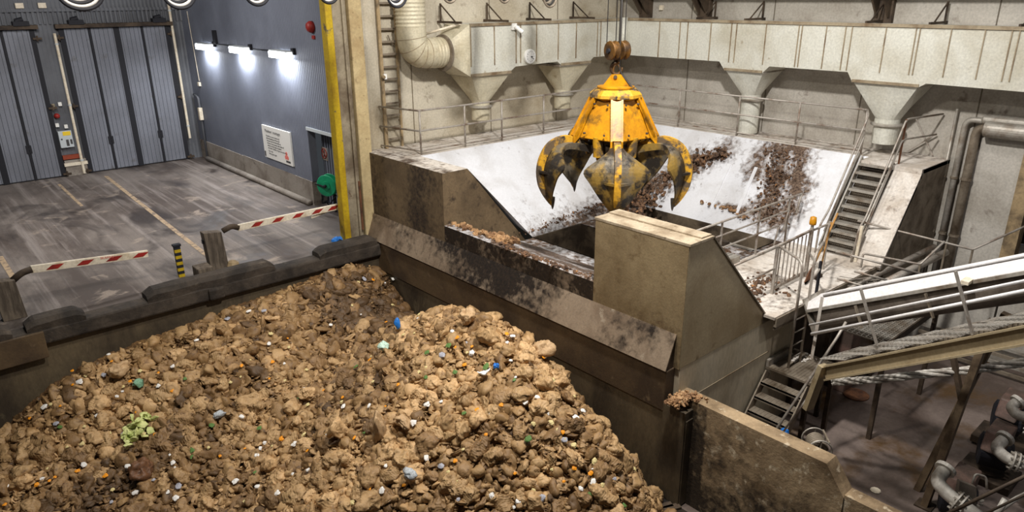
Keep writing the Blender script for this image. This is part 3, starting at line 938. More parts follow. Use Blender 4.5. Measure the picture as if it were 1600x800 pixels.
tag(MB().lathe([(0.06, 0), (0.17, 0.03), (0.14, 0.14), (0.05, 0.19)], p + Vector((0, 0.15, -0.05)), (0.2, 0.1, 1), 9).build('paper_bag', 'ladder'), 'stray tan paper bag on the kerb beside the leaning post', 'bag')

# ================================================================== RECEIVING BUNKER
hp = thing('receiving_bunker', 'large white steel hopper bunker with dirty brown front under the grab', 'bunker', (XF, 6.69, 0))


def left_dirt(p):
    d = 0.35 * fbm(p, 0.7) + 0.2
    d += 0.55 * math.exp(-((p.y - 14.9) / 0.55) ** 2) * (0.65 + 0.4 * fbm(p * 1.0 + Vector((3, 0, 0)), 1.3))
    d += 0.35 * math.exp(-((p.y - 17.2) / 0.3) ** 2)
    return d


lb = MB()
lb.grid((XF, 17.48, 0.04), (XF, 13.85, 0.04), (XF, 13.85, ZP), (XF, 17.48, ZP), 60, 40, fn=left_dirt)
lb.grid((XF, 13.85, 0.04), (12.75, 13.85, 0.04), (10.70, 13.85, ZP), (XF, 13.85, ZP), 30, 30, fn=lambda p: 0.1 + 0.3 * fbm(p, 1.2))
lb.build('left_block', 'block_face', hp)
lt = MB().grid((XF, 17.48, ZP), (XF, 13.85, ZP), (10.70, 13.85, ZP), (10.70, 17.48, ZP), 50, 16, fn=lambda p: 0.35 + 0.4 * fbm(p, 1.5) + (0.2 if p.x < 10.3 else -0.15))
lt.build('left_block_top', 'platform', hp)


def back_dirt(p):
    s = 2.46 - p.z
    d = (s - 1.35) / 0.9 * 0.62 + 0.22 * fbm(p, 1.1)
    d = max(d, 0.15 * fbm(p, 2.5))
    d = max(d, 0.95 - seg_dist(p, (16.9, 13.9, 0.4), (14.2, 13.7, 0.3)) / 0.75 + 0.3 * fbm(p, 1.5))
    return min(d, 1.0)


ZB = 0.25
RX = 19.3
bs_ = MB()
bs_.grid((10.70, 15.9, ZP), (RX, 15.9, ZP), (17.4, 13.65, ZB), (12.75, 13.65, ZB), 170, 50, fn=back_dirt)
bs_.build('back_slope', 'hopper', hp)
ls_ = MB().grid((10.70, 13.85, ZP), (10.70, 15.9, ZP), (12.75, 13.65, ZB), (12.72, 13.60, ZB), 30, 30, fn=lambda p: 0.2 * fbm(p, 2))
ls_.build('left_slope', 'hopper', hp)

WA, WB = at_x(1130, 240, 18.8), at_x(1010, 300, 17.7)


def on_right(u, v):           # point of the right slope seen at a pixel
    a, n = np.array([RX, 12.0, ZP]), np.array([ZP - ZB, 0.0, -(RX - 17.4)])
    d = ray(u, v)
    return Vector(CAM + d * (((a - CAM) @ n) / (d @ n)))


RD = [(on_right(1125, 236), on_right(1075, 262), 0.5), (on_right(1075, 262), on_right(985, 310), 0.6), (on_right(1222, 232), on_right(1200, 345), 0.62),
      (on_right(1190, 240), on_right(1178, 275), 0.38), (on_right(1250, 235), on_right(1236, 330), 0.45), (on_right(1195, 232), on_right(1250, 232), 0.5),
      (on_right(1120, 318), on_right(1160, 330), 0.12)]


def right_dirt(p):
    d = 0.12 * fbm(p, 2.2)
    for a, b, r in RD:
        d = max(d, 1.0 - seg_dist(p, a, b) / r * 0.62 + 0.34 * fbm(p, 1.6))
    return min(max(d, 0.0), 1.1)


rs = MB()
rs.grid((RX, 15.9, ZP), (RX, 7.72, ZP), (17.4, 7.72, ZB), (17.4, 13.65, ZB), 190, 60, fn=right_dirt)
rs.build('right_slope', 'hopper', hp)
# ribs standing on the right slope
for (u0, v0), (u1, v1) in (((1140, 258), (1108, 325)), ((1182, 262), (1150, 336))):
    a, b = on_right(u0, v0), on_right(u1, v1)
    MB().bar(a + Vector((-0.0, 0, 0.005)), b + Vector((-0.0, 0, 0.005)), 0.10, 0.05).build('rib', 'hopper', hp)


def plat_dirt(p):
    d = 0.2 + 0.42 * fbm(p, 0.9)
    if p.y > 15.5:
        d += 0.35 * max(0, 1 - abs(p.y - 17.4) / 0.35)
    if p.x > 20:
        d += 0.2
    return d - 0.12


pt = MB()
pt.grid((10.70, 15.9, ZP), (20.58, 15.9, ZP), (20.58, 17.48, ZP), (10.70, 17.48, ZP), 120, 20, thick=(0, 0, -0.12), fn=plat_dirt)
pt.build('back_platform', 'platform', hp)
pt = MB()
pt.grid((RX, 6.2, ZP), (20.58, 6.2, ZP), (20.58, 15.9, ZP), (RX, 15.9, ZP), 16, 110, thick=(0, 0, -0.12), fn=plat_dirt)
pt.grid((18.75, 6.2, ZP), (RX, 6.2, ZP), (RX, 7.72, ZP), (18.75, 7.72, ZP), 8, 16, thick=(0, 0, -0.12), fn=plat_dirt)
pt.build('right_platform', 'platform', hp)
# sloping cover plate beside the stair and the end wall of the hopper
cp = MB().grid((18.85, 6.2, ZP), (18.85, 6.86, ZP), (17.2, 6.86, 0.3), (17.2, 6.2, 0.3), 10, 30, thick=(0.06, 0, -0.08), fn=lambda p: 0.1 + 0.3 * fbm(p, 1.2))
cp.build('sloped_cover', 'platform', hp)
MB().prism([(18.85, 6.2, ZP - 0.02), (20.58, 6.2, ZP - 0.02), (20.58, 6.2, -0.4), (17.75, 6.2, -0.4), (17.28, 6.2, 0.28)], (0, 0.08, 0)).build('end_wall', 'steel_grey', hp)

# bottom bed with two screw troughs
T1 = (12.75, 14.6, 9.4, 13.60)
T2 = (16.15, 17.38, 9.0, 13.45)
bd = MB()


def slab(x0, y0, x1, y1, fn=None):
    bd.grid((x0, y0, ZB), (x1, y0, ZB), (x1, y1, ZB), (x0, y1, ZB), max(2, int((x1 - x0) / 0.1)), max(2, int((y1 - y0) / 0.1)), fn=fn or (lambda p: 0.75 + 0.4 * fbm(p, 1.2)))


slab(14.6, 8.7, 16.15, 13.65)
slab(12.0, 8.7, 14.6, 9.4)
slab(16.15, 8.7, 17.4, 9.0)
slab(16.15, 13.45, 17.4, 13.65)
slab(12.3, 9.4, 12.75, 13.6)
bd.build('bottom_bed', 'hopper', hp)
for (x0, x1, y0, y1) in (T1, T2):
    tr = MB().box((x0, y1, -1.5), (x1, y1 + 0.04, ZB)).box((x0, y0 - 0.04, -1.5), (x1, y0, ZB)).box((x0 - 0.04, y0, -1.5), (x0, y1, ZB)).box((x1, y0, -1.5), (x1 + 0.04, y1, ZB)).box((x0, y0, -1.55), (x1, y1, -1.5))
    tr.build('trough', 'trough', hp)
    scw = MB()
    cx, n = (x0 + x1) / 2, int((y1 - y0) * 12)
    R_ = (x1 - x0) * 0.36
    rings = []
    for i in range(n + 1):
        y = y0 + 0.1 + (y1 - y0 - 0.2) * i / n
        a = y * 7.0
        rings.append([(cx + math.cos(a) * 0.1, y, -1.0 + math.sin(a) * 0.1), (cx + math.cos(a) * R_, y, -1.0 + math.sin(a) * R_),
                      (cx + math.cos(a) * R_, y + 0.03, -1.0 + math.sin(a) * R_), (cx + math.cos(a) * 0.1, y + 0.03, -1.0 + math.sin(a) * 0.1)])
    scw.loft(rings)
    scw.cyl((cx, y0, -1.0), (cx, y1, -1.0), 0.12, n=12)
    scw.build('screw', 'steel_dark', hp)
# beams crossing the right trough
MB().bar((16.0, 9.6, ZB + 0.06), (16.0, 13.5, ZB + 0.06), 0.16, 0.14).build('trough_beam', 'steel_dark', hp)
MB().bar((16.75, 9.0, ZB - 0.25), (16.75, 13.4, ZB - 0.25), 0.08, 0.16).build('trough_beam', 'galv', hp)

# front lip, sloped plate
ZL = 1.13


def lip_dirt(p):
    return 0.85 + 0.45 * fbm(p, 1.3)


lp = MB()
lp.grid((XF, 13.85, 0.04), (XF, 8.85, 0.04), (XF, 8.85, ZL), (XF, 13.85, ZL), 80, 20, fn=lip_dirt)
lp.build('front_lip_face', 'plate', hp)
lp = MB()
lp.grid((XF, 13.85, ZL), (XF, 8.85, ZL), (10.12, 8.85, ZL + 0.03), (10.12, 13.85, ZL + 0.03), 80, 4, fn=lambda p: 0.75 + 0.5 * fbm(p, 1.4))
lp.grid((10.12, 13.85, ZL + 0.03), (10.12, 8.85, ZL + 0.03), (12.3, 8.85, ZB), (12.3, 13.85, ZB), 80, 30, fn=lambda p: 0.85 + 0.5 * fbm(p, 1.1))
lp.build('front_lip', 'hopper', hp)


def plate_dirt(p):
    d = 0.24 + 0.42 * fbm(p, 1.1) + (0.12 if p.z > 0.5 else 0)
    d += 1.0 * math.exp(-((p.y - 12.0) / 1.7) ** 2) * (0.62 + 0.5 * fbm(p, 0.9))
    d += 0.25 * math.exp(-((p.y - 9.9) / 0.6) ** 2)
    d -= 0.55 * math.exp(-((p.y - 8.9) / 0.6) ** 2)
    return d


sp = MB().grid((XF - 0.01, 17.3, 0.72), (XF - 0.01, 6.80, 0.72), (9.66, 6.80, 0.06), (9.66, 17.3, 0.06), 150, 14, thick=(0.02, 0, -0.01), fn=plate_dirt)
sp.build('sloped_plate', 'plate', hp)
MB().prism([(9.67, 6.82, 0.05), (9.94, 6.82, 0.05), (9.94, 6.82, 0.70)], (0, 0.02, 0)).build('gusset', 'steel_dark', hp)

# right block with its own sloped outer cheek
rk = MB()
rk.grid((XF, 8.85, 0.04), (XF, 6.69, 0.04), (XF, 6.69, ZP), (XF, 8.85, ZP), 40, 44, fn=lambda p: 0.12 + 0.4 * fbm(p, 0.9) + 0.3 * max(0, (0.95 - p.z)))
rk.build('right_block', 'block_right', hp)
MB().prism([(XF - 0.005, 6.66, ZP + 0.02), (10.62, 6.66, ZP + 0.02), (10.62, 8.88, ZP + 0.02), (XF - 0.005, 8.88, ZP + 0.02)], (0, 0, -0.06)).build('right_block_top', 'block_top', hp, bevel=0.01)
MB().prism([(10.30, 6.70, ZP + 0.02), (10.60, 6.70, ZP + 0.02), (10.60, 8.84, ZP + 0.02), (10.30, 8.84, ZP + 0.02)], (0, 0, 0.03)).build('top_strip', 'block_top', hp)
MB().prism([(XF + 0.012, 6.685, 0.06), (12.78, 6.685, 0.06), (12.78, 6.685, 0.3), (10.62, 6.685, ZP), (XF + 0.012, 6.685, ZP)], (0, 0.05, 0)).build('side_panel', 'side_panel', hp)
ib = MB()
ib.grid((XF, 8.85, ZL - 0.9), (12.4, 8.85, ZL - 0.9), (10.62, 8.85, ZP), (XF, 8.85, ZP), 20, 20, fn=lambda p: 0.4 + 0.3 * fbm(p, 1.2))
ib.grid((10.62, 6.7, ZP), (10.62, 8.85, ZP), (12.8, 8.85, 0.28), (12.8, 6.7, 0.28), 16, 24, fn=lambda p: 0.2 + 0.3 * fbm(p, 1.2))
ib.build('right_block_slope', 'hopper', hp)
eb = MB().bar((10.62, 6.68, ZP + 0.01), (12.80, 6.68, 0.30), 0.05, 0.03)
eb.build('edge_strip', 'steel_grey', hp)
# lower panel wall with a joint
struct(MB().box((9.96, 6.69, ZLOW), (14.3, 6.85, 0.05)).build('wall_side', 'lower_panel'), 'pale beige panel wall below the bunker beside the lower stairs', 'wall')
MB().bar((9.95, 6.685, -0.72), (13.2, 6.685, -0.72), 0.01, 0.02).build('panel_joint', 'duct_seam', hp)

# walkway behind the right block
wk = MB()
wk.grid((12.75, 6.42, 0.3), (17.45, 6.30, 0.3), (17.45, 8.75, 0.3), (12.75, 8.75, 0.3), 60, 30, thick=(0, 0, -0.06), fn=lambda p: 0.25 + 0.4 * fbm(p, 0.9) + (0.3 if p.y > 7.3 and p.x < 15 else -0.1))
wko = wk.build('walkway', 'platform', hp)
MB().bar((12.8, 6.42, 0.17), (17.4, 6.31, 0.17), 0.06, 0.2).bar((12.85, 6.46, 0.0), (16.4, 6.36, 0.0), 0.05, 0.05).build('walkway_channel', 'steel_grey', hp)
MB().prism([(14.45, 8.6, 0.3), (14.95, 8.6, 0.3), (14.95, 8.95, 0.3), (14.45, 8.95, 0.3)], (0, 0, 0.22)).build('bearing_box', 'galv', hp)


# ------------------------------------------------------------------ rails
def rail_run(name, label, pts, heights, posts, parent_loc=None, r=0.026, cat='railing', group=None, mat='rail', down=None):
    """pts: floor points of the run; heights: rail heights above them; posts: indexes or fractions."""
    pts = [Vector(p) for p in pts]
    t = thing(name, label, cat, tuple(pts[0]), group)
    names = ['top_rail', 'mid_rail', 'low_rail', 'toe_rail']
    for i, h in enumerate(heights):
        path = [p + Vector((0, 0, h)) for p in pts]
        MB().tube(fillet(path, 0.08), r if i < 2 else r * 0.8, 8).build(names[min(i, 3)], mat, t, smooth=True)
    for p in posts:
        p = Vector(p)
        MB().cyl(p, p + Vector((0, 0, heights[0])), r, n=8).build('post', mat, t, smooth=True)
    return t


RYb, RXr = 16.02, 19.42
bposts = [Vector((at_z(u, v, ZP).x, RYb, ZP)) for u, v in ((656, 241), (728, 230), (794, 222), (866, 212))] + [Vector((17.6, RYb, ZP)), Vector((RXr, RYb, ZP))]
rposts = [Vector((RXr, y, ZP)) for y in (13.9, 11.75, 9.85, 8.0)]
rail_run('guard_rail', 'pale steel guard rail along the back and right edge of the hopper', [(10.45, 17.46, ZP), (10.80, RYb, ZP), (RXr, RYb, ZP), (RXr, 8.0, ZP)],
         [1.18, 0.64, 0.10], bposts + rposts)

# upper stair with grating treads
us = thing('upper_stair', 'steep grating stair from the walkway up to the hopper platform', 'stairs', (17.4, 7.3, 0.3))
NT = 11
for k in range(NT):
    f = (k + 0.6) / NT
    x, z = 17.35 + 1.42 * f, 0.3 + 2.16 * f
    tb = MB()
    tb.bar((x - 0.11, 6.95, z), (x - 0.11, 7.66, z), 0.03, 0.06).bar((x + 0.11, 6.95, z), (x + 0.11, 7.66, z), 0.02, 0.05)
    for j in range(15):
        y = 6.96 + 0.69 * j / 14
        tb.box((x - 0.11, y - 0.006, z - 0.02), (x + 0.11, y + 0.006, z + 0.015))
    for j in range(3):
        xx = x - 0.06 + 0.06 * j
        tb.box((xx - 0.005, 6.95, z - 0.01), (xx + 0.005, 7.66, z + 0.012))
    tb.build('tread', 'galv', us)
for y in (6.91, 7.69):
    MB().bar((17.25, y, 0.34), (18.85, y, 2.5), 0.03, 0.2).build('stringer', 'galv', us)
MB().prism([(17.5, 6.9, 0.24), (18.9, 6.9, 2.32), (18.9, 6.9, 2.2), (17.6, 6.9, 0.2)], (0, 0.8, 0)).build('under_plate', 'trough', us)


def stair_rail(name, label, y, x0, x1, ext_top, ext_bot, r=0.024):
    n0, n1 = Vector((17.35, y, 0.3)), Vector((18.8, y, 2.46))
    t = thing(name, label, 'handrail', tuple(n0))
    return t


t = thing('stair_rail', 'twin sloped handrail on the hopper side of the upper stair', 'handrail', (17.4, 7.78, 0.3))
MB().tube(fillet([(RXr, 8.0, ZP + 1.18), (19.0, 7.78, ZP + 1.1), (17.55, 7.78, 1.35), (17.15, 7.78, 1.0), (17.12, 7.78, 0.3)], 0.15), 0.025, 8).build('top_rail', 'rail', t, smooth=True)
MB().tube(fillet([(RXr, 8.0, ZP + 0.64), (18.95, 7.78, ZP + 0.58), (17.45, 7.78, 0.8)], 0.1), 0.022, 8).build('mid_rail', 'rail', t, smooth=True)
MB().bar((18.9, 7.8, 2.6), (17.35, 7.8, 0.42), 0.03, 0.12).build('kick_plate', 'galv', t)
t = thing('stair_rail', 'twin sloped handrail beside the wide white cover of the upper stair', 'handrail', (17.4, 6.85, 0.3))
q0, q1, q2, q3 = at_y(1463, 171, 6.85), at_y(1424, 178, 6.85), at_y(1338, 330, 6.85), at_y(1327, 420, 6.85)
TR = [(20.5, 6.55, ZP + 1.12), (18.98, 6.85, ZP + 1.12), (17.5, 6.85, 1.32), (17.25, 6.85, 1.15), (17.1, 6.85, 0.3)]
MB().tube(fillet(TR, 0.12), 0.026, 8).build('top_rail', 'rail', t, smooth=True)
MB().tube(fillet([(20.3, 6.55, ZP + 0.62), (18.95, 6.85, ZP + 0.62), (17.45, 6.85, 0.75), (17.2, 6.85, 0.6)], 0.12), 0.024, 8).build('mid_rail', 'rail', t, smooth=True)
MB().cyl((18.98, 6.85, ZP), (18.98, 6.85, ZP + 1.12), 0.026, n=8).build('post', 'rust', t)
MB().cyl((17.2, 6.80, 0.3), (17.28, 6.8, 1.2), 0.04, n=8).build('post', 'white_worn', t)
tag(MB().bar((20.45, 6.6, ZP + 0.62), (20.5, 7.25, ZP + 0.03), 0.03, 0.03).bar((20.45, 7.25, ZP + 1.1), (20.5, 6.6, ZP + 0.03), 0.03, 0.03).build('cross_brace', 'rail'), 'thin crossed braces on the wall behind the upper stair rail', 'brace')

# fence between walkway and hopper
YF = 8.72
t = thing('hopper_fence', 'three bar railing between the walkway and the hopper troughs', 'railing', (14, YF, 0.3))
for i, (zz, x0, x1) in enumerate(((1.22, 11.4, 17.9), (0.88, 12.0, 17.3), (0.55, 12.2, 16.9))):
    pts = [(x0, YF, 0.3 + zz), (x1, YF, 0.3 + zz), (x1 - 0.35, YF - 0.1, 0.3 + zz - 0.45)]
    MB().tube(fillet(pts, 0.03), 0.028 if i == 0 else 0.022, 8).build(['top_rail', 'mid_rail', 'low_rail'][i], 'rail', t, smooth=True)
for x in (14.2, 15.85, 17.3):
    MB().bar((x, YF, 0.3), (x, YF, 1.5), 0.05, 0.02).build('post', 'rail', t)

# gate and rails on the near walkway edge
YG = 6.98
gp0, gp1 = at_z(1206, 459, 0.3), at_z(1258, 432, 0.3)
GX0, GX1 = gp0.x, gp1.x
t = thing('walkway_gate', 'barred steel gate standing on the white walkway', 'gate', (GX0, gp0.y, 0.3))
gy0, gy1 = gp0.y, gp1.y
MB().bar((GX0, gy0, 0.3), (GX0, gy0, 1.42), 0.06, 0.06).build('post', 'rail', t)
MB().bar((GX1, gy1, 0.3), (GX1, gy1, 1.48), 0.07, 0.07).build('post', 'rail', t)
lf = MB()
for k in range(7):
    f = (k + 0.8) / 8
    x, y = GX0 + (GX1 - GX0) * f, gy0 + (gy1 - gy0) * f
    lf.bar((x, y, 0.42), (x, y, 1.38), 0.022, 0.022)
lf.bar((GX0, gy0, 1.40), (GX1, gy1, 1.44), 0.045, 0.045).bar((GX0, gy0, 0.42), (GX1, gy1, 0.42), 0.04, 0.06)
lf.build('leaf', 'rail', t)
t = thing('walkway_rail', 'two bar railing from the bunker cheek to the gate', 'railing', (GX0, gy0, 0.3))
MB().tube([(12.0, gy0 + 0.02, 1.38), (GX0, gy0, 1.40)], 0.026, 8).build('top_rail', 'rail', t, smooth=True)
MB().tube([(12.3, gy0 + 0.02, 0.88), (GX0, gy0, 0.90)], 0.022, 8).build('mid_rail', 'rail', t, smooth=True)
bc = at_d(1268, 341, project((GX1, gy1, 1.5))[2])
t = thing('warning_beacon', 'small yellow beacon on top of the gate post', 'beacon', (GX1, gy1, 1.48))
MB().cyl((GX1, gy1, 1.48), (GX1, gy1, 1.58), 0.035, n=12).build('base', 'galv', t)
MB().lathe([(0.075, 1.57), (0.08, 1.62), (0.07, 1.74), (0.03, 1.76)], (GX1, gy1, 0), (0, 0, 1), 14).build('lens', 'yellow', t, smooth=True)

# vertical ladder from the landing with curved stiles
lx0, lx1, ly = 13.40, 13.85, 6.30
t = thing('vertical_ladder', 'narrow steel ladder with curved tops between landing and walkway', 'ladder', (lx0, ly, -1.04))
MB().tube(fillet([(lx0, ly, -1.04), (lx0, ly, 1.38), (GX0 + 0.05, gy0, 1.40)], 0.2), 0.03, 8).build('stile', 'rail', t, smooth=True)
MB().tube(fillet([(lx1, ly - 0.02, -1.04), (lx1, ly - 0.02, 1.45), (lx1 + 0.55, ly + 0.1, 1.55)], 0.25), 0.032, 8).build('stile', 'rail', t, smooth=True)
for k in range(5):
    z = -0.82 + 0.3 * k
    MB().cyl((lx0, ly, z), (lx1, ly - 0.02, z), 0.016, n=8).build('rung', 'rail', t)
t = thing('corner_rail', 'small three sided railing around the ladder opening', 'railing', (14.4, 6.5, 0.3))
cpts = [(GX1, gy1, 1.42), (GX1 + 0.75, gy1 - 0.05, 1.45), (lx1 + 0.55, ly + 0.1, 1.50)]
MB().tube(fillet(cpts, 0.06), 0.026, 8).build('top_rail', 'rail', t, smooth=True)
MB().tube(fillet([(GX1, gy1, 0.9), (lx1 + 0.62, ly + 0.12, 0.92), (lx1, ly - 0.02, 0.86)], 0.05), 0.024, 8).build('mid_rail', 'rail', t, smooth=True)
MB().cyl((GX1 + 0.75, gy1 - 0.05, 0.3), (GX1 + 0.75, gy1 - 0.05, 1.5), 0.03, n=8).build('post', 'rail', t)
MB().bar((lx1 + 0.62, ly + 0.12, 0.0), (lx1 + 0.62, ly + 0.12, 1.1), 0.05, 0.05).build('post', 'black', t)
# shovel leaning on the rail
a, b = at_z(1262, 436, 0.34), at_d(1309, 333, project(tuple(at_z(1262, 436, 0.34)))[2] - 0.1)
t = thing('shovel', 'wooden handled shovel leaning on the rail at the stair foot', 'shovel', tuple(a))
MB().tube([a + (b - a) * 0.2, a + (b - a) * 0.6, b], 0.022, 8).build('handle', 'wood_tool', t, smooth=True)
d = (b - a)
MB().loft([[a + d * 0.2 + Vector((sx * 0.03, 0.02 * sy, 0)) for sx, sy in ((-1, -1), (1, -1), (1, 1), (-1, 1))], [a + d * 0.12 + Vector((sx * 0.12, 0.012 * sy, 0)) for sx, sy in ((-1, -1), (1, -1), (1, 1), (-1, 1))],
           [a + Vector((-0.12, -0.05, 0)) + Vector((sx * 0.13, 0.01 * sy, 0)) for sx, sy in ((-1, -1), (1, -1), (1, 1), (-1, 1))], [a + Vector((-0.26, -0.1, 0)) + Vector((sx * 0.05, 0.008 * sy, 0)) for sx, sy in ((-1, -1), (1, -1), (1, 1), (-1, 1))]]).build('blade', 'rust', t)
t = thing('broom', 'wooden broom leaning beside the shovel', 'broom', (GX1 + 0.3, gy1 - 0.2, 0.32))
c0, c1 = Vector((GX1 + 0.15, gy1 - 0.25, 0.36)), Vector((GX1 + 0.72, gy1 - 0.1, 1.5))
MB().tube([c0, c1], 0.018, 8).build('handle', 'wood_tool', t)
MB().box((c0.x - 0.18, c0.y - 0.04, 0.31), (c0.x + 0.1, c0.y + 0.04, 0.38)).build('head', 'wood_dark', t)

# ------------------------------------------------------------------ lower stairs and landing
t = thing('lower_stair', 'short steel stair with ribbed treads rising to the landing', 'stairs', (11.8, 6.2, ZLOW))
SX0, SZ0, RISE, RUN = 13.13, -1.04, 0.262, 0.205
for k in range(1, 6):
    x1_, z_ = SX0 - RUN * (k - 1) - 0.02, SZ0 - RISE * k
    tb = MB().box((x1_ - 0.26, 5.70, z_ - 0.03), (x1_, 6.60, z_)).box((x1_ - 0.26, 5.70, z_ - 0.06), (x1_ - 0.235, 6.60, z_))
    for j in range(9):
        tb.box((x1_ - 0.25, 5.75 + j * 0.098, z_), (x1_, 5.762 + j * 0.098, z_ + 0.008))
    tb.build('tread', 'steel_grey', t)
    MB().box((x1_ - 0.03, 5.72, z_ - 0.2), (x1_ - 0.012, 6.6, z_ - 0.03)).build('riser', 'steel_dark', t) if k < 5 else None
for y in (5.69, 6.61):
    MB().bar((SX0, y, SZ0 - 0.12), (SX0 - RUN * 6.3, y, SZ0 - RISE * 6.3), 0.03, 0.22).build('stringer', 'steel_grey', t)
rp0 = at_d(1319, 505, 14.0)
t2 = thing('lower_stair_rail', 'sloped double handrail on the near side of the lower stair', 'handrail', (12.0, 5.66, -1.5))
e0, e1 = at_d(1322, 503, 14.0), at_y(1212, 672, 5.62)
MB().tube([e0, e0 + (e1 - e0) * 0.12 + Vector((0, 0, -0.05)), e1 + (e1 - e0) * 0.12], 0.028, 8).build('top_rail', 'rail', t2, smooth=True)
MB().tube([at_d(1283, 590, 14.1), at_y(1222, 675, 5.62) + Vector((-0.1, 0, -0.1))], 0.02, 8).build('mid_rail', 'rail', t2, smooth=True)
ld = thing('stair_landing', 'ribbed steel landing at the top of the lower stair', 'landing', (13.6, 6.2, SZ0))
lb_ = MB().box((13.12, 5.66, SZ0 - 0.05), (14.35, 6.66, SZ0))
for j in range(14):
    lb_.box((13.13, 5.7 + j * 0.07, SZ0), (14.33, 5.715 + j * 0.07, SZ0 + 0.008))
lb_.build('deck', 'steel_grey', ld)
MB().box((13.12, 6.6, SZ0), (14.0, 6.66, SZ0 + 0.16)).build('toe_board', 'galv', ld)
for x, y in ((13.18, 5.72), (14.28, 5.72), (14.28, 6.6)):
    MB().bar((x, y, ZLOW), (x, y, SZ0 - 0.05), 0.09, 0.09).build('leg', 'steel_dark', ld)
deb = MB()
for k in range(40):
    c = at_z(1253 + random.gauss(0, 9), 560 + random.gauss(0, 4), SZ0 + 0.015)
    deb.lathe([(0.01, -0.01), (0.03, 0), (0.012, 0.02)], c, (random.uniform(-1, 1), random.uniform(-1, 1), 1), 6)
tag(deb.build('debris', 'platform'), 'small pale crumbs scattered on the stair landing', 'debris', None, 'stuff')
p = at_z(1226, 672, ZLOW + 0.5)
tag(MB().lathe([(0.03, -0.06), (0.09, -0.04), (0.08, 0.04), (0.03, 0.07)], at_d(1226, 674, 14.6), (0.3, 0.2, 1), 9).build('plastic_bag', 'blue'), 'small blue plastic bag under the lower stair rail', 'bag')

# ------------------------------------------------------------------ inclined stair and screw conveyor on the right
BA, BB = at_d(1282, 572, 13.3), at_d(1600, 508, 9.9)
DB = (BB - BA)
DBn = DB.normalized()
SIDE = DBn.cross(Vector((0, 0, 1))).normalized()      # towards +x or -x
if SIDE.x < 0:
    SIDE = -SIDE
NB = SIDE.cross(DBn)
if NB.z < 0:
    NB = -NB
far = BA + DB * 1.35
t = thing('inclined_catwalk', 'inclined mesh catwalk with railing crossing the lower right corner', 'catwalk', tuple(BA))
ch = MB()
H = 0.26
ch.bar(BA - NB * 0.02, far - NB * 0.02, 0.09, 0.03, NB).bar(BA - NB * H, far - NB * H, 0.09, 0.03, NB).bar(BA - NB * H / 2 + SIDE * 0.03, far - NB * H / 2 + SIDE * 0.03, 0.02, H, NB)
ch.build('beam', 'side_panel', t)
ch = MB()
o = SIDE * 1.12
ch.bar(BA + o + NB * 0.02, far + o + NB * 0.02, 0.03, 0.2, NB)
ch.build('rear_beam', 'steel_grey', t)
kn = MB().bar(BA - NB * 0.0 + DBn * 0.08, BA + Vector((-0.02, 0.1, -0.95)), 0.1, 0.2, SIDE)
kn.build('end_leg', 'side_panel', t)
# stepped mesh panels
nst = 9
for k in range(nst):
    a0 = BA + DB * (k / nst * 1.3) + NB * 0.13
    a1 = BA + DB * ((k + 1) / nst * 1.3) + NB * 0.02
    g = MB()
    w = 1.05
    n1, n2 = 7, 11
    a0 = a0 + SIDE * 0.05
    a1 = a1 + SIDE * 0.05
    for i in range(n1 + 1):
        f = i / n1
        g.bar(a0 + (a1 - a0) * f, a0 + (a1 - a0) * f + SIDE * w, 0.016, 0.012, NB)
    for j in range(n2 + 1):
        g.bar(a0 + SIDE * w * j / n2, a1 + SIDE * w * j / n2, 0.016, 0.012, NB)
    g.build('mesh_step', 'mesh', t)
RA, RB = at_d(1288, 462, 13.3), at_d(1600, 400, 9.9)
rfar = RA + (RB - RA) * 1.35
MB().tube([RA, rfar], 0.034, 10).build('top_rail', 'conveyor_white', t, smooth=True)
MA, MB_ = at_d(1282, 508, 13.3), at_d(1600, 440, 9.9)
MB().tube([at_d(1265, 508, 13.45), MA + (MB_ - MA) * 1.35], 0.022, 8).build('mid_rail', 'conveyor_white', t, smooth=True)
MA, MB_ = at_d(1282, 536, 13.3), at_d(1600, 463, 9.9)
MB().tube([at_d(1318, 503, 13.1), MA + (MB_ - MA) * 1.35] if False else [at_d(1268, 522, 13.4), at_d(1600, 459, 9.9) + (MB_ - MA) * 0.3], 0.03, 8).build('low_rail', 'conveyor_white', t, smooth=True)
for (u0, v0), (u1, v1) in (((1285, 464), (1268, 560)), ((1345, 452), (1370, 538)), ((1493, 424), (1520, 523))):
    f0, f1 = (u0 - 1288) / 312, (u1 - 1282) / 318
    dd = 1 / (1 / 13.3 + (u1 - 1282) * 8.07e-5)
    MB().bar(at_d(u0, v0, dd), at_d(u1, v1, dd), 0.055, 0.03).build('post', 'rail', t)

CA, CB = at_d(1262, 482, 15.0), at_d(1600, 421, 11.2)
CA2, CB2 = at_d(1262, 500, 15.0), at_d(1600, 440, 11.2)
DC = CB - CA
CD = DC.normalized()
t = thing('screw_conveyor', 'long inclined screw conveyor with a white cover behind the catwalk', 'conveyor', tuple(CA))
cs = CD.cross(Vector((0, 0, 1))).normalized()
if cs.x < 0:
    cs = -cs
cn_ = cs.cross(CD)
if cn_.z < 0:
    cn_ = -cn_
prof = [(-0.03, 0.10), (0.62, 0.16), (0.62, -0.0), (-0.03, -0.06)]
W0, W1 = CA - CD * 0.0, CA + DC * 1.35
MB().loft([[q + cs * a + cn_ * (b + 0.1) for a, b in ((-0.03, -0.11), (0.08, 0.03), (0.52, 0.12), (0.62, 0.06), (0.62, -0.14), (-0.03, -0.14))] for q in (W0, W1)]).build('cover', 'conveyor_white', t)
trp = [(0.0, -0.02), (0.60, -0.02)] + [(0.30 + 0.30 * math.cos(a), -0.25 - 0.30 * math.sin(a)) for a in np.linspace(0, math.pi, 12)]
MB().loft([[q + cs * a + cn_ * b for a, b in trp] for q in (W0 + CD * 0.1, W1)]).build('trough_body', 'conveyor_body', t)
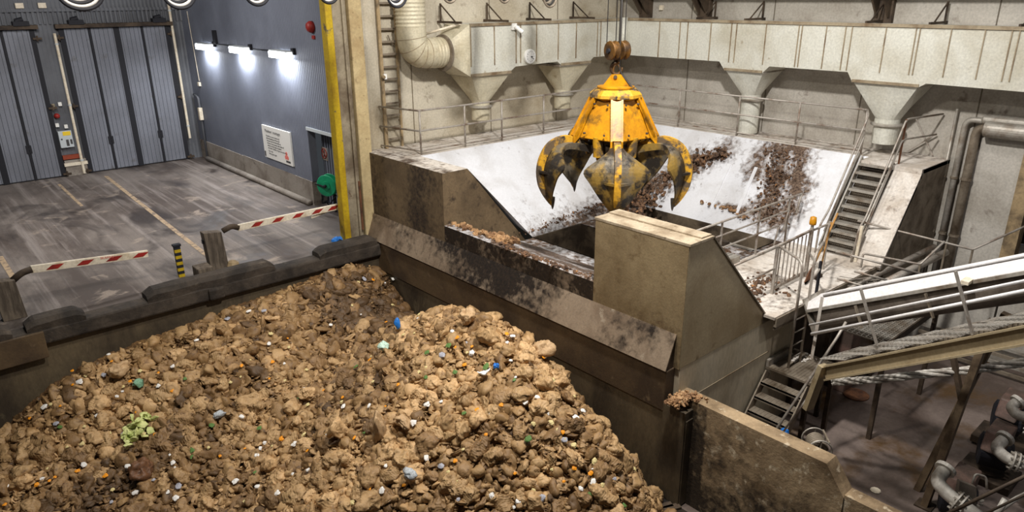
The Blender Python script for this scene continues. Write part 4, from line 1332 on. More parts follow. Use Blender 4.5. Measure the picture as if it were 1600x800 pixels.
MB().bar(W0 - cn_ * 0.05 - cs * 0.03, W1 - cn_ * 0.05 - cs * 0.03, 0.05, 0.06, cn_).build('flange', 'galv', t)
for f in (0.28, 0.62):
    q = CA + DC * f
    MB().bar(q - cs * 0.08 - cn_ * 0.1, q - cs * 0.08 - cn_ * 0.55, 0.05, 0.03).build('strap', 'steel_grey', t)
q = CA + DC * 0.80
MB().box((q.x - 0.25, q.y - 0.06, q.z - 0.03), (q.x + 0.0, q.y + 0.06, q.z + 0.03)).build('clamp', 'white_worn', t)
MB().prism([CA + cs * -0.03 + cn_ * 0.2, CA + cs * 0.63 + cn_ * 0.3, CA + cs * 0.63 - cn_ * 0.5, CA - cs * 0.03 - cn_ * 0.5], CD * -0.05).build('end_plate', 'galv', t)

# support trestle under the conveyor
ft = at_z(1445, 790, ZLOW)
t = thing('conveyor_trestle', 'dark steel trestle legs rising under the conveyor on the right', 'support', tuple(ft))
tops = at_d(1550, 500, 12.3)
MB().bar(ft, tops, 0.12, 0.18).build('leg', 'trestle', t)
f2 = ft + Vector((0.42, 0.28, 0))
MB().bar(f2, at_d(1572, 490, 12.4), 0.12, 0.18).build('leg', 'trestle', t)
jn = ft + (tops - ft) * 0.58
MB().bar(jn, at_d(1489, 555, 12.9), 0.07, 0.09).build('brace', 'steel_dark', t)
MB().box((ft.x - 0.15, ft.y - 0.15, ZLOW), (ft.x + 0.15, ft.y + 0.15, ZLOW + 0.03)).build('foot_plate', 'steel_dark', t)

# secondary grating platforms under the conveyor
t = thing('grating_platform', 'small grating platform seen below the screw conveyor', 'platform', (15.2, 5.6, -0.7))
g = MB()
gx0, gx1, gy0_, gy1_, gz = 14.6, 17.6, 4.9, 6.1, -0.35
for k in range(31):
    x = gx0 + (gx1 - gx0) * k / 30
    g.bar((x, gy0_, gz), (x, gy1_, gz), 0.014, 0.03)
for k in range(13):
    y = gy0_ + (gy1_ - gy0_) * k / 12
    g.bar((gx0, y, gz), (gx1, y, gz), 0.014, 0.03)
g.build('grating', 'galv', t)
MB().bar((gx0, gy0_, gz - 0.08), (gx1, gy0_, gz - 0.08), 0.06, 0.16).bar((gx0, gy1_, gz - 0.08), (gx1, gy1_, gz - 0.08), 0.06, 0.16).build('frame', 'steel_dark', t)
for x, y in ((gx0 + 0.1, gy0_), (gx1 - 0.1, gy0_), (gx0 + 0.1, gy1_), (gx1 - 0.1, gy1_)):
    MB().bar((x, y, ZLOW), (x, y, gz - 0.1), 0.09, 0.09).build('leg', 'steel_dark', t)

# platform rails beyond the conveyor (zig-zag runs)
zz_ = [(((1306, 393), (1440, 428)), 15.9, 'sloping rail from the black post towards the conveyor'),
       (((1340, 345), (1520, 390), (1605, 352)), 17.6, 'long rail rising again in front of the grey wall'),
       (((1345, 418), (1349, 396), (1438, 413), (1476, 377)), 17.0, 'U shaped rail in front of the wall pipes'),
       (((1308, 435), (1375, 455)), 15.7, 'short low rail beside the black post'),
       (((1335, 424), (1386, 438)), 16.2, 'short pale rail left of the U shaped rail')]
for pts, dp, lbl in zz_:
    P_ = [at_d(u, v, dp - 0.004 * (u - 1340)) for u, v in pts]
    t = thing('platform_rail', lbl, 'railing', tuple(P_[0]))
    MB().tube(fillet(P_, 0.05), 0.026, 8).build('rail', 'rail', t, smooth=True)
    q = P_[len(P_) // 2]
    MB().cyl(q, q + Vector((0, 0, -1.05)), 0.025, n=8).build('post', 'steel_grey', t)
    if len(P_) == 3:
        q = P_[0] * 0.52 + P_[1] * 0.48 + (P_[1] - P_[0]) * 0.3
        MB().cyl(q, q + Vector((0, 0, -1.1)), 0.025, n=8).build('post', 'steel_grey', t)

# cluttered pipes in the corner below the end wall
for k, ((u0, v0), (u1, v1), dp, r) in enumerate((((1335, 447), (1460, 385), 18.2, 0.07), ((1370, 448), (1478, 394), 17.8, 0.09), ((1352, 432), (1420, 395), 18.4, 0.04), ((1318, 455), (1395, 418), 17.2, 0.035))):
    a, b = at_d(u0, v0, dp - 1.2), at_d(u1, v1, dp)
    tag(MB().tube([a, b], r, 10).build('drain_pipe', 'rail', smooth=True), ['thick grey pipe below the hopper end wall', 'thickest grey pipe running behind the U shaped rail', 'thin upper grey pipe along the end wall foot', 'thin near grey pipe beside the walkway end'][k], 'pipe')
g = MB()
for k in range(16):
    a = at_d(1310 + k * 5, 447 + (k % 3) * 3, 16.4)
    g.bar(a, a + Vector((0.35, 0.25, 0.0)), 0.02, 0.03)
for k in range(5):
    a = at_d(1308 + k * 3, 440 + k * 4, 16.4)
    g.bar(a, a + Vector((1.0, -0.5, 0)), 0.02, 0.03)
tag(g.build('grating', 'rail'), 'small patch of grating at the end of the walkway', 'grating')
struct(MB().box((14.8, 7.4, ZLOW), (20.5, 7.6, 0.2)).build('wall_under_walkway', 'steel_dark'), 'dark wall under the walkway behind the conveyor', 'wall')
p = at_d(1334, 520, 17.2)
tag(MB().box((p.x - 0.25, p.y - 0.1, ZLOW), (p.x + 0.25, p.y + 0.3, p.z + 0.25)).build('machine_cabinet', 'pump_red', bevel=0.02), 'dark red cabinet behind the conveyor near the landing', 'cabinet')
# conduit bundle slung below the catwalk
pts = [at_d(u, v, d_) for u, v, d_ in ((1300, 597, 13.9), (1360, 594, 13.6), (1440, 585, 13.2), (1520, 578, 12.8), (1600, 566, 12.4), (1640, 560, 12.2))]
t = thing('conduit_bundle', 'twisted bundle of grey conduits slung below the catwalk', 'conduit', tuple(pts[0]))
for k in range(4):
    path = []
    n = 80
    for i in range(n + 1):
        f = i / n * (len(pts) - 1)
        j = min(int(f), len(pts) - 2)
        q = pts[j].lerp(pts[j + 1], f - j)
        a = k * math.pi / 2 + i * 0.22
        path.append(q + Vector((0.03 * math.cos(a), 0.03 * math.cos(a), 0.05 * math.sin(a))))
    MB().tube(path, [0.032 + 0.006 * (i % 2) for i in range(n + 1)], 8).build('conduit', 'pipe_pale', t)

# ------------------------------------------------------------------ right wall fittings
WX = XW - 0.16
for (u0, v0, u1, v1, r, mt_, lb_) in ((1508, 195, 1462, 400, 0.075, 'galv', 'grey vertical pipe on the right wall, nearer the hopper'), (1525, 208, 1475, 400, 0.11, 'steel_grey', 'thicker brownish vertical pipe on the right wall'),
                                     (1496, 170, 1455, 400, 0.03, 'galv', 'thin vertical conduit on the right wall')):
    a = at_x(u0, v0, WX)
    pts = [(WX, a.y, -1.2), (WX, a.y, a.z)]
    t = thing('wall_pipe', lb_, 'pipe', (WX, a.y, -1.2))
    if r > 0.05:
        pts = [(WX, a.y, -1.2), (WX, a.y, a.z + 0.15), (WX, a.y - 1.2, a.z + 0.12)]
    MB().tube(fillet(pts, 0.22), r, 12).build('pipe', mt_, t, smooth=True)
    for zz in (0.5, 2.0):
        MB().cyl((WX, a.y, zz), (WX, a.y, zz + 0.06), r + 0.02, n=12).build('clip', 'steel_grey', t)
a = at_x(1548, 202, WX - 0.1)
t = thing('heat_cylinder', 'large pale insulated cylinder on the right wall', 'cylinder', (WX, a.y, a.z))
MB().lathe([(0.10, -0.06), (0.19, -0.02), (0.2, 0.06), (0.2, 1.6)], (WX - 0.1, a.y + 0.1, a.z), (0, -1, -0.0), 24).build('shell', 'galv', t, smooth=False)
a2 = at_x(1545, 189, WX - 0.02)
t = thing('heat_cylinder', 'thinner pale insulated cylinder above the large one', 'cylinder', (WX, a2.y, a2.z))
MB().lathe([(0.06, -0.05), (0.11, 0), (0.11, 1.6)], (WX - 0.02, a2.y + 0.1, a2.z + 0.02), (0, -1, 0), 20).build('shell', 'galv', t)
tr = thing('cable_tray', 'low ribbed cable tray along the foot of the right wall', 'cable tray', (XW - 0.5, 2.5, ZLOW))
for k in range(4):
    MB().box((XW - 0.75 + k * 0.18, -1, ZLOW + 0.1 + 0.14 * k), (XW - 0.68 + k * 0.18, 6.0, ZLOW + 0.18 + 0.14 * k)).build('channel', 'galv' if k % 2 else 'steel_grey', tr)
for y in (0.5, 2.5, 4.5):
    MB().bar((XW - 0.75, y, ZLOW), (XW - 0.2, y, ZLOW + 0.5), 0.05, 0.05).build('bracket', 'steel_dark', tr)
db = at_x(1597, 388, XW + 1.2)
t = thing('plastic_drum', 'dark blue drum in the side bay at the right edge', 'drum', (db.x, db.y, -0.3))
MB().lathe([(0.38, -0.3), (0.42, -0.25), (0.42, db.z - 0.1), (0.4, db.z), (0.3, db.z - 0.02)], (db.x, db.y, 0), (0, 0, 1), 28).build('body', 'blue_dark', t)
MB().lathe([(0.43, db.z - 0.06), (0.435, db.z - 0.02), (0.40, db.z + 0.01), (0.38, db.z - 0.01)], (db.x, db.y, 0), (0, 0, 1), 28).build('rim', 'galv', t)

# ------------------------------------------------------------------ pumps in the lower right corner
def pump(base, label, s=1.0, plate=True):
    b = Vector(base)
    t = thing('waste_pump', label, 'pump', tuple(b))
    MB().box((b.x - 0.3, b.y - 0.45, b.z), (b.x + 0.55, b.y + 0.5, b.z + 0.18)).build('bed', 'steel_dark', t, bevel=0.02)
    MB().lathe([(0.25, -0.3), (0.34, -0.26), (0.34, 0.2), (0.22, 0.28)], (b.x + 0.15, b.y, b.z + 0.62), (0.3, -1, 0), 22).build('casing', 'black', t)
    MB().prism([(b.x - 0.28, b.y - 0.2, b.z + 0.75), (b.x + 0.35, b.y - 0.2, b.z + 0.9), (b.x + 0.5, b.y - 0.2, b.z + 1.15), (b.x - 0.1, b.y - 0.2, b.z + 1.12)], (0.05, 0.4, 0)).build('guard', 'pump_red', t, bevel=0.03)
    bl = MB()
    for k in range(8):
        a = 2 * math.pi * k / 8
        bl.cyl((b.x + 0.1 + 0.16 * math.cos(a), b.y - 0.32, b.z + 0.62 + 0.16 * math.sin(a)), (b.x + 0.1 + 0.16 * math.cos(a), b.y - 0.38, b.z + 0.62 + 0.16 * math.sin(a)), 0.025, n=6)
    bl.build('bolt', 'galv', t)
    return t


def flanged_elbow(label, pts, r=0.1, fl=0.7):
    P_ = [Vector(p) for p in pts]
    t = thing('flanged_pipe', label, 'pipe', tuple(P_[0]))
    path = fillet(P_, 0.28, 10)
    MB().tube(path, r, 18).build('pipe', 'pipe_pale', t, smooth=True)
    a, b = P_[-2], P_[-1]
    d = (b - a).normalized()
    c = a + (b - a) * fl
    for o_ in (-0.05, 0.03):
        fb = MB().cyl(c + d * o_, c + d * (o_ + 0.025), r * 1.75, n=24)
        fb.build('flange', 'pipe_pale', t)
    bl = MB()
    ref = d.cross(Vector((0, 0, 1))).normalized()
    up = d.cross(ref)
    for k in range(8):
        q = c + (ref * math.cos(k * math.pi / 4) + up * math.sin(k * math.pi / 4)) * r * 1.45
        bl.cyl(q - d * 0.1, q + d * 0.1, 0.018, n=6)
    bl.build('bolt', 'galv', t)
    c0 = P_[0]
    d0 = (P_[1] - P_[0]).normalized()
    MB().cyl(c0 - d0 * 0.02, c0 + d0 * 0.05, r * 1.5, n=20).build('flange', 'pipe_pale', t)
    return t


D1 = 12.6
pump(at_d(1505, 768, 12.9) + Vector((0.1, 0.1, -0.95)), 'rusty pump with a grey side plate at the bottom right')
flanged_elbow('thick pale flanged elbow pipe on the nearest pump', [at_d(1478, 732, D1), at_d(1462, 752, D1 - 0.1), at_d(1484, 775, D1 - 0.25), at_d(1535, 812, D1 - 0.6)], 0.115, 0.3)
tag(MB().prism([at_d(1500, 752, 12.3), at_d(1526, 762, 12.3), at_d(1526, 812, 12.3), at_d(1490, 812, 12.3)], (0.05, 0.06, 0)).build('side_plate', 'conveyor_body'), 'grey upright plate beside the nearest pump', 'plate')
tag(MB().tube(fillet([at_d(1519, 756, 12.5), at_d(1524, 740, 12.5), at_d(1541, 745, 12.5), at_d(1542, 765, 12.5)], 0.06), 0.02, 8).build('lifting_loop', 'galv', smooth=True), 'small grey loop handle behind the nearest pump', 'handle')
pump(at_d(1580, 715, 13.6) + Vector((0.35, 0.35, -0.9)), 'dark pump at the right edge with a pale elbow')
flanged_elbow('pale flanged elbow pipe second from the bottom', [at_d(1571, 684, 13.5), at_d(1555, 700, 13.4), at_d(1572, 716, 13.3), at_d(1612, 731, 13.1)], 0.105, 0.35)
pump(at_d(1600, 660, 14.6) + Vector((0.35, 0.35, -0.9)), 'dark pump farthest back at the right edge')
flanged_elbow('pale elbow pipe highest at the right edge', [at_d(1592, 627, 14.2), at_d(1579, 636, 14.2), at_d(1588, 648, 14.1), at_d(1625, 658, 14.0)], 0.10, 0.6)
t = thing('front_handrail', 'dark diagonal handrail in front of the pumps', 'handrail', tuple(at_d(1470, 812, 10.6)))
MB().tube([at_d(1440, 822, 10.9), at_d(1660, 716, 9.7)], 0.028, 8).build('rail', 'steel_dark', t, smooth=True)
MB().tube([at_d(1490, 826, 10.9), at_d(1660, 745, 9.9)], 0.02, 8).build('lower_rail', 'steel_dark', t, smooth=True)
tag(MB().tube([at_d(1552, 812, 11.6), at_d(1571, 780, 11.5)], 0.05, 12).build('pipe_stub', 'pipe_pale', smooth=True), 'short pale pipe stub at the bottom edge by the pumps', 'pipe')
tag(MB().tube(fillet([at_d(1560, 800, 11.9), at_d(1585, 780, 11.9), at_d(1625, 762, 11.9)], 0.2), 0.04, 10).build('bent_hose', 'pipe_pale', smooth=True), 'pale bent hose in front of the pumps', 'hose')
# hose reel behind the retaining wall
hc = at_d(1276, 694, 12.6)
t = thing('hose_coil', 'coiled grey hose on a small reel behind the retaining wall', 'hose reel', tuple(hc))
ax2 = Vector((0.75, 0.66, 0)).normalized()
cb2 = MB()
path = []
for i in range(141):
    a = 2 * math.pi * i / 20
    path.append(hc + ax2 * (-0.16 + 0.32 * i / 140) + (Vector((0, 0, 1)) * math.sin(a) + ax2.cross(Vector((0, 0, 1))) * math.cos(a)) * 0.14)
cb2.tube(path, 0.02, 8).build('hose', 'steel_grey', t, smooth=True)
for s_ in (-0.2, 0.2):
    rg_ = [hc + ax2 * s_ + (Vector((0, 0, 1)) * math.sin(2 * math.pi * i / 28) + ax2.cross(Vector((0, 0, 1))) * math.cos(2 * math.pi * i / 28)) * 0.2 for i in range(29)]
    MB().tube(rg_, 0.014, 8).bar(hc + ax2 * s_ + Vector((0, 0, 0.2)), hc + ax2 * s_ - Vector((0, 0, 0.2)), 0.03, 0.01).build('flange', 'galv', t)
MB().bar(hc + ax2 * 0.2 + Vector((0.1, -0.1, 0.16)), hc - ax2 * 0.2 + Vector((0.1, -0.1, 0.16)), 0.03, 0.03).bar(hc, (hc.x, hc.y, ZLOW), 0.08, 0.08).build('stand', 'steel_grey', t)
p = at_z(1337, 617, ZLOW + 0.01)
tag(MB().lathe([(0.3, 0), (0.3, 0.025), (0.26, 0.03)], p, (0, 0, 1), 24).build('floor_cover', 'rust'), 'round brown cover set in the lower floor', 'cover')
p = at_z(1368, 766, ZLOW + 0.01)
tag(MB().lathe([(0.10, 0), (0.09, 0.012)], p, (0, 0, 1), 9).build('white_scrap', 'white_worn'), 'small white scrap on the lower floor near the wall end', 'scrap')

# ================================================================== DUCTS
DY, DX = 16.35, 19.38      # front faces of the two ducts
DT, DBm = 5.76, 4.36


def seams(mb, along, face, vals, z0, z1, axis):
    for v in vals:
        if axis == 'x':
            mb.box((v - 0.013, face - 0.025, z0), (v + 0.013, face + 0.02, z1))
        else:
            mb.box((face - 0.025, v - 0.013, z0), (face + 0.02, v + 0.013, z1))


t = thing('ventilation_duct', 'pale ribbed exhaust duct along the back wall with a white clock', 'duct', (12.9, DY, DBm))
prof = [(12.85, 4.34), (14.35, 4.40), (14.55, 4.52), (16.3, 4.56), (16.5, 4.42), (17.75, 4.44), (17.95, 4.60), (20.56, 4.60)]
MB().prism([(x, DY, z) for x, z in prof] + [(20.56, DY, DT), (12.85, DY, DT)], (0, 1.12, 0)).build('casing', 'duct', t)
sb = MB()
seams(sb, None, DY, [at_y(u, 60, DY).x for u in (735, 772, 806, 813, 838, 872, 900, 933, 938)], 4.62, DT, 'x')
sb.box((12.85, DY - 0.04, DT - 0.06), (19.4, DY + 0.02, DT + 0.02)).box((12.85, DY - 0.04, 4.34), (14.35, DY + 0.02, 4.42)).box((16.45, DY - 0.04, 4.42), (17.8, DY + 0.02, 4.50))
sb.build('seam', 'duct_seam', t)
# tapered inlet with flange and elbow
fl_c = Vector((12.3, 16.9, 5.0))
rings = []
for f in np.linspace(0, 1, 8):
    ring = []
    for k in range(32):
        a = 2 * math.pi * k / 32
        cy_, cz_ = math.cos(a) * 0.42, math.sin(a) * 0.42
        m_ = max(abs(math.cos(a)), abs(math.sin(a)))
        sy_, sz_ = math.cos(a) / m_ * 0.55, math.sin(a) / m_ * 0.71
        ring.append((12.3 + 0.55 * f, 16.9 + cy_ * (1 - f) + sy_ * f, 5.02 + cz_ * (1 - f) + sz_ * f + 0.03 * f))
    rings.append(ring)
MB().loft(rings).build('transition', 'vent', t)
MB().lathe([(0.42, -0.04), (0.5, -0.03), (0.5, 0.03), (0.42, 0.04)], fl_c, (1, 0, 0), 36).build('flange', 'steel_grey', t)
ed = thing('elbow_duct', 'fat cream corrugated elbow pipe beside the wall ladder', 'duct', (11.35, 16.9, 5.0))
path = []
rr = []
path = fillet([(11.30, 16.95, 9.0), (11.32, 16.95, 5.02), (12.28, 16.9, 5.02)], 0.62, 4)
base = []
for i in range(len(path) - 1):
    n = max(1, int((path[i + 1] - path[i]).length / 0.025))
    base += [path[i].lerp(path[i + 1], k / n) for k in range(n)]
base.append(path[-1])
ril = []
for i, p in enumerate(base):
    cor = p.z > 5.72 or (p.x > 11.95 and p.x < 12.22)
    ril.append(0.405 + (0.014 * math.sin(2 * math.pi * i / 4) if cor else 0.0))
MB().tube(base, ril, 32).build('hose_body', 'vent', ed, smooth=True)
sb = MB()
for i in (0, 1, 2, 3, 4):
    q = path[1 + i] if 1 + i < len(path) else path[-1]
    q2 = path[2 + i] if 2 + i < len(path) else path[-1]
    d = (q2 - q).normalized() if (q2 - q).length > 1e-6 else Vector((1, 0, 0))
    sb.lathe([(0.40, -0.012), (0.418, 0), (0.40, 0.012)], q, d, 32)
sb.build('seam_band', 'duct_seam', ed)
tag(MB().tube([at_y(658, 55, 17.3), at_y(720, 37, 16.6)], 0.035, 10).build('support_rod', 'white_worn', smooth=True), 'pale sloped rod above the elbow duct', 'rod')


def funnel(name, label, c, top, bot, z0, z1, zs, r, wide='x', mat='duct'):
    t = thing(name, label, 'funnel', (c[0], c[1], zs))
    rings = []
    for f in np.linspace(0, 1, 7):
        ring = []
        for k in range(32):
            a = 2 * math.pi * k / 32
            m_ = max(abs(math.cos(a)), abs(math.sin(a)))
            x_ = math.cos(a) / m_ * top[0] * (1 - f) + math.cos(a) * r * f
            y_ = math.sin(a) / m_ * top[1] * (1 - f) + math.sin(a) * r * f
            ring.append((c[0] + x_, c[1] + y_, z0 + (z1 - z0) * f))
        rings.append(ring)
    MB().loft(rings).build('cone', mat, t)
    MB().lathe([(r, z1 + 0.01), (r, zs)], (c[0], c[1], 0), (0, 0, 1), 28).build('spout', mat, t)
    MB().lathe([(r + 0.005, z1 - 0.12 - 0.03), (r + 0.09, z1 - 0.12), (r + 0.09, z1 - 0.09), (r + 0.005, z1 - 0.06)], (c[0], c[1], -0.05), (0, 0, 1), 28).build('collar', 'galv', t)
    MB().box((c[0] - top[0] - 0.04, c[1] - top[1] - 0.04, z0 - 0.01), (c[0] + top[0] + 0.04, c[1] + top[1] + 0.04, z0 + 0.05)).build('top_flange', 'galv', t)
    return t


funnel('duct_funnel', 'left extraction funnel under the clock duct', (13.62, 16.9), (0.72, 0.52), 0.3, 4.34, 3.55, 3.0, 0.27, mat='vent')
funnel('duct_funnel', 'right extraction funnel of the back wall, partly behind the grab', (17.1, 16.9), (0.68, 0.52), 0.3, 4.40, 3.6, 3.0, 0.27, mat='vent')

t = thing('ventilation_duct', 'long pale exhaust duct along the right wall', 'duct', (DX, 10, DBm))
DR = [(16.35, 4.60), (12.55, 4.60), (12.35, 4.36), (11.1, 4.36), (10.9, 4.56), (8.65, 4.56), (8.5, 4.32), (6.85, 4.32), (6.7, 4.42), (2.0, 4.38)]
MB().prism([(DX, y, z) for y, z in DR] + [(DX, 2.0, DT), (DX, 16.35, DT)], (1.18, 0, 0)).build('casing', 'duct', t)
sb = MB()
sv = [at_x(u, 60, DX).y for u in (1030, 1062, 1074, 1110, 1142, 1150, 1196, 1247, 1252, 1290, 1320, 1330, 1383, 1430, 1436, 1485, 1538, 1580, 1592)]
seams(sb, None, DX, sv, 4.6, DT, 'y')
sb.box((DX - 0.04, 2.0, DT - 0.05), (DX + 0.02, 16.3, DT + 0.03))
sb.box((DX - 0.04, 11.1, 4.36), (DX + 0.02, 12.35, 4.43)).box((DX - 0.04, 6.85, 4.32), (DX + 0.02, 8.5, 4.39))
sb.build('seam', 'duct_seam', t)
MB().cyl((19.27, 16.24, 4.62), (19.27, 16.24, 5.8), 0.12, n=18).build('corner_pipe', 'duct', t, smooth=True)
funnel('duct_funnel', 'extraction funnel on the right wall with a corrugated spout behind the grab', (19.98, 11.72), (0.55, 0.62), 0.3, 4.36, 3.65, 2.5, 0.29)
funnel('duct_funnel', 'wide extraction funnel above the top of the upper stair', (19.98, 7.68), (0.55, 0.80), 0.3, 4.32, 3.4, 2.75, 0.31)
# brackets carrying the ducts
def bracket(p, d, lab):
    p = Vector(p)
    d = Vector(d)
    b = MB().bar(p, p + d * 1.1, 0.05, 0.06).bar(p + d * 0.15, p + d * 0.15 + Vector((0, 0, 0.5)), 0.04, 0.04).bar(p + d * 0.15 + Vector((0, 0, 0.48)), p + d * 0.85, 0.03, 0.03)
    tag(b.build('duct_bracket', 'steel_dark'), lab, 'bracket', 'triangular brackets on top of the ducts')


for x, lab in zip((at_y(722, 36, DY).x, at_y(795, 34, DY).x, at_y(862, 31, DY).x, at_y(930, 30, DY).x),
                  ('bracket above the left end of the back duct', 'bracket on the back duct above the camera', 'bracket on the back duct right of the clock', 'bracket on the back duct left of the grab cables')):
    bracket((x, 17.48, DT + 0.05), (0, -1, 0), lab)
for u, lab in ((1085, 'bracket on the right duct by the dark pilaster'), (1160, 'bracket on the right duct between the two pilasters'), (1350, 'bracket on the right duct above the wide funnel'), (1450, 'bracket on the right duct above the wall pipes'), (1592, 'bracket on the right duct at the right picture edge')):
    y = at_x(u, 38, DX).y
    bracket((XW - 0.02, y, DT + 0.05), (-1, 0, 0), lab)
# crane runway on the right wall with its pilasters
for u, lab in ((1012, 'dark steel corbel in the wall corner above the duct'), (1104, 'dark steel corbel behind the middle of the right duct'), (1384, 'dark steel corbel above the wide funnel')):
    y = at_x(u, 30, XW).y
    c = thing('crane_corbel', lab, 'corbel', (XW, y, DT))
    MB().prism([(XW, y - 0.15, 5.8), (XW - 0.2, y - 0.15, 5.9), (XW - 1.0, y - 0.15, 6.75), (XW, y - 0.15, 6.75)], (0, 0.05, 0)).prism([(XW, y + 0.15, 5.8), (XW - 0.2, y + 0.15, 5.9), (XW - 1.0, y + 0.15, 6.75), (XW, y + 0.15, 6.75)], (0, 0.05, 0)).build('web', 'steel_dark', c)
    MB().box((XW - 0.16, y - 0.2, DT), (XW, y + 0.25, 6.8)).build('back_plate', 'steel_dark', c)
    MB().box((XW - 1.05, y - 0.2, 6.72), (XW, y + 0.25, 6.80)).build('cap_plate', 'steel_dark', c)
tag(MB().box((19.3, 1, 6.80), (19.75, 17.4, 6.84)).box((19.5, 1, 6.84), (19.55, 17.4, 7.5)).box((19.3, 1, 7.5), (19.75, 17.4, 7.54)).build('crane_runway_beam', 'steel_dark'), 'dark steel crane runway beam above the right duct', 'beam')
for u, lab in ((1034, 'small pale box on the wall left of the dark pilaster'), (1089, 'small pale box at the dark pilaster')):
    p = at_x(u, 12, XW - 0.03)
    tag(MB().box((XW - 0.1, p.y - 0.06, p.z - 0.08), (XW, p.y + 0.06, p.z + 0.08)).build('junction_box', 'white_worn', bevel=0.01), lab, 'junction box')

# clock and camera
ck = at_y(827, 88, DY - 0.03)
t = thing('wall_clock', 'round white wall clock on the back duct', 'clock', tuple(ck))
MB().lathe([(0.205, 0.0), (0.215, 0.04), (0.21, 0.09), (0.19, 0.095)], (ck.x, DY, ck.z), (0, -1, 0), 36).build('case', 'white', t)
MB().lathe([(0.185, 0.085), (0.185, 0.097)], (ck.x, DY, ck.z), (0, -1, 0), 36).build('dial', 'white', t)
for h in range(12):
    a = math.radians(90 - 30 * (h + 1))
    txt = str(h + 1)
    text_obj(txt, 0.052, 'text', t, (0.145 * math.cos(a) - 0.014 * len(txt), DY - 0.1 - ck.y, 0.145 * math.sin(a) - 0.018), (math.pi / 2, 0, 0), 'numeral', 0.0005)
y_ = DY - 0.103
MB().bar((ck.x, y_, ck.z), (ck.x + 0.085, y_, ck.z - 0.012), 0.02, 0.004, (0, 1, 0)).build('hour_hand', 'black', t)
MB().bar((ck.x, y_ - 0.003, ck.z), (ck.x + 0.115, y_ - 0.003, ck.z - 0.085), 0.012, 0.004, (0, 1, 0)).build('minute_hand', 'black', t)
cc = at_y(802, 42, DY)
t = thing('security_camera', 'small white security camera on the back duct', 'camera', tuple(cc))
MB().box((cc.x - 0.1, DY - 0.08, cc.z - 0.08), (cc.x + 0.08, DY, cc.z + 0.1)).build('mount', 'white', t, bevel=0.01)
MB().lathe([(0.05, -0.04), (0.06, 0.0), (0.06, 0.24), (0.045, 0.25)], (cc.x - 0.0, DY - 0.12, cc.z), (0.55, -0.6, -0.6), 16).build('body', 'white', t)

# wall ladder
t = thing('wall_ladder', 'tall yellowish ladder fixed to the beige wall beside the elbow duct', 'ladder', (10.55, YW - 0.15, ZP))
LX0, LX1 = at_y(612, 226, YW - 0.12).x - 0.16, at_y(628, 226, YW - 0.12).x + 0.02
MB().bar((LX0, YW - 0.12, ZP), (LX0, YW - 0.12, 9), 0.09, 0.05, (0, 1, 0)).build('stile', 'ladder', t)
MB().bar((LX1, YW - 0.12, ZP), (LX1, YW - 0.12, 9), 0.06, 0.05, (0, 1, 0)).build('stile', 'ladder', t)
for k in range(20):
    z = ZP + 0.25 + 0.33 * k
    if z < 8.8:
        MB().bar((LX0, YW - 0.12, z), (LX1, YW - 0.12, z), 0.035, 0.05).build('rung', 'steel_grey', t)
for z in (3.2, 5.0, 6.2):
    MB().bar((LX1, YW - 0.12, z), (LX1, YW, z), 0.04, 0.04).build('bracket', 'steel_grey', t)
p = at_y(599, 120, YW - 0.16)
t = thing('socket_outlet', 'small orange and white socket at the ladder side', 'socket', tuple(p))
MB().box((p.x - 0.0, YW - 0.2, p.z - 0.07), (p.x + 0.09, YW - 0.1, p.z + 0.07)).build('housing', 'white', t)
MB().lathe([(0.05, 0), (0.05, 0.08), (0.03, 0.1)], (p.x - 0.02, YW - 0.18, p.z), (-0.3, -1, 0), 14).build('plug', 'ladder', t)
tag(MB().tube(fillet([at_y(606, 55, YW - 0.1), at_y(611, 68, YW - 0.1), at_y(624, 74, YW - 0.1)], 0.1), 0.015, 6).build('thin_cable', 'steel_grey', smooth=True), 'thin curved cable beside the wall ladder', 'cable')

# festoon cable loops hanging at the top of the picture
FY = 13.0
fest = [(129, 15, 0.36, 'leftmost loop of pale cable hanging at the top edge'), (281, 13, 0.3, 'loop of pale cable above the corner of the folding door'), (401, 8, 0.27, 'loop of pale cable above the lamp wall'),
        (512, 5, 0.25, 'loop of pale cable above the yellow column'), (618, 11, 0.27, 'loop of pale cable above the wall ladder'), (700, 4, 0.24, 'loop of dark cable above the sloped rod'),
        (785, 4, 0.22, 'small dark loop above the security camera'), (856, 11, 0.25, 'loop of dark cable left of the grab ropes')]
for k, (u, v, w, lab) in enumerate(fest):
    b = at_y(u, v, FY)
    t = thing('festoon_cable', lab, 'cable', tuple(b), 'hanging festoon cables at the top')
    for j in range(4):
        a = []
        ww, dz = w * 1.45 * (1 - 0.07 * j), 0.045 * j
        for i in range(21):
            s_ = -1 + 2 * i / 20
            hgt = (s_ * s_) * 0.35 + (abs(s_) ** 6) * 0.9
            a.append((b.x + s_ * ww * (0.9 + 0.1 * (1 - abs(s_))), FY + (j - 1.5) * 0.05, b.z + dz + hgt))
        MB().tube(a, 0.026, 8).build('strand', ('cable_pale' if j % 2 else 'black') if k < 5 else ('cable' if j % 2 else 'steel_grey'), t, smooth=True)

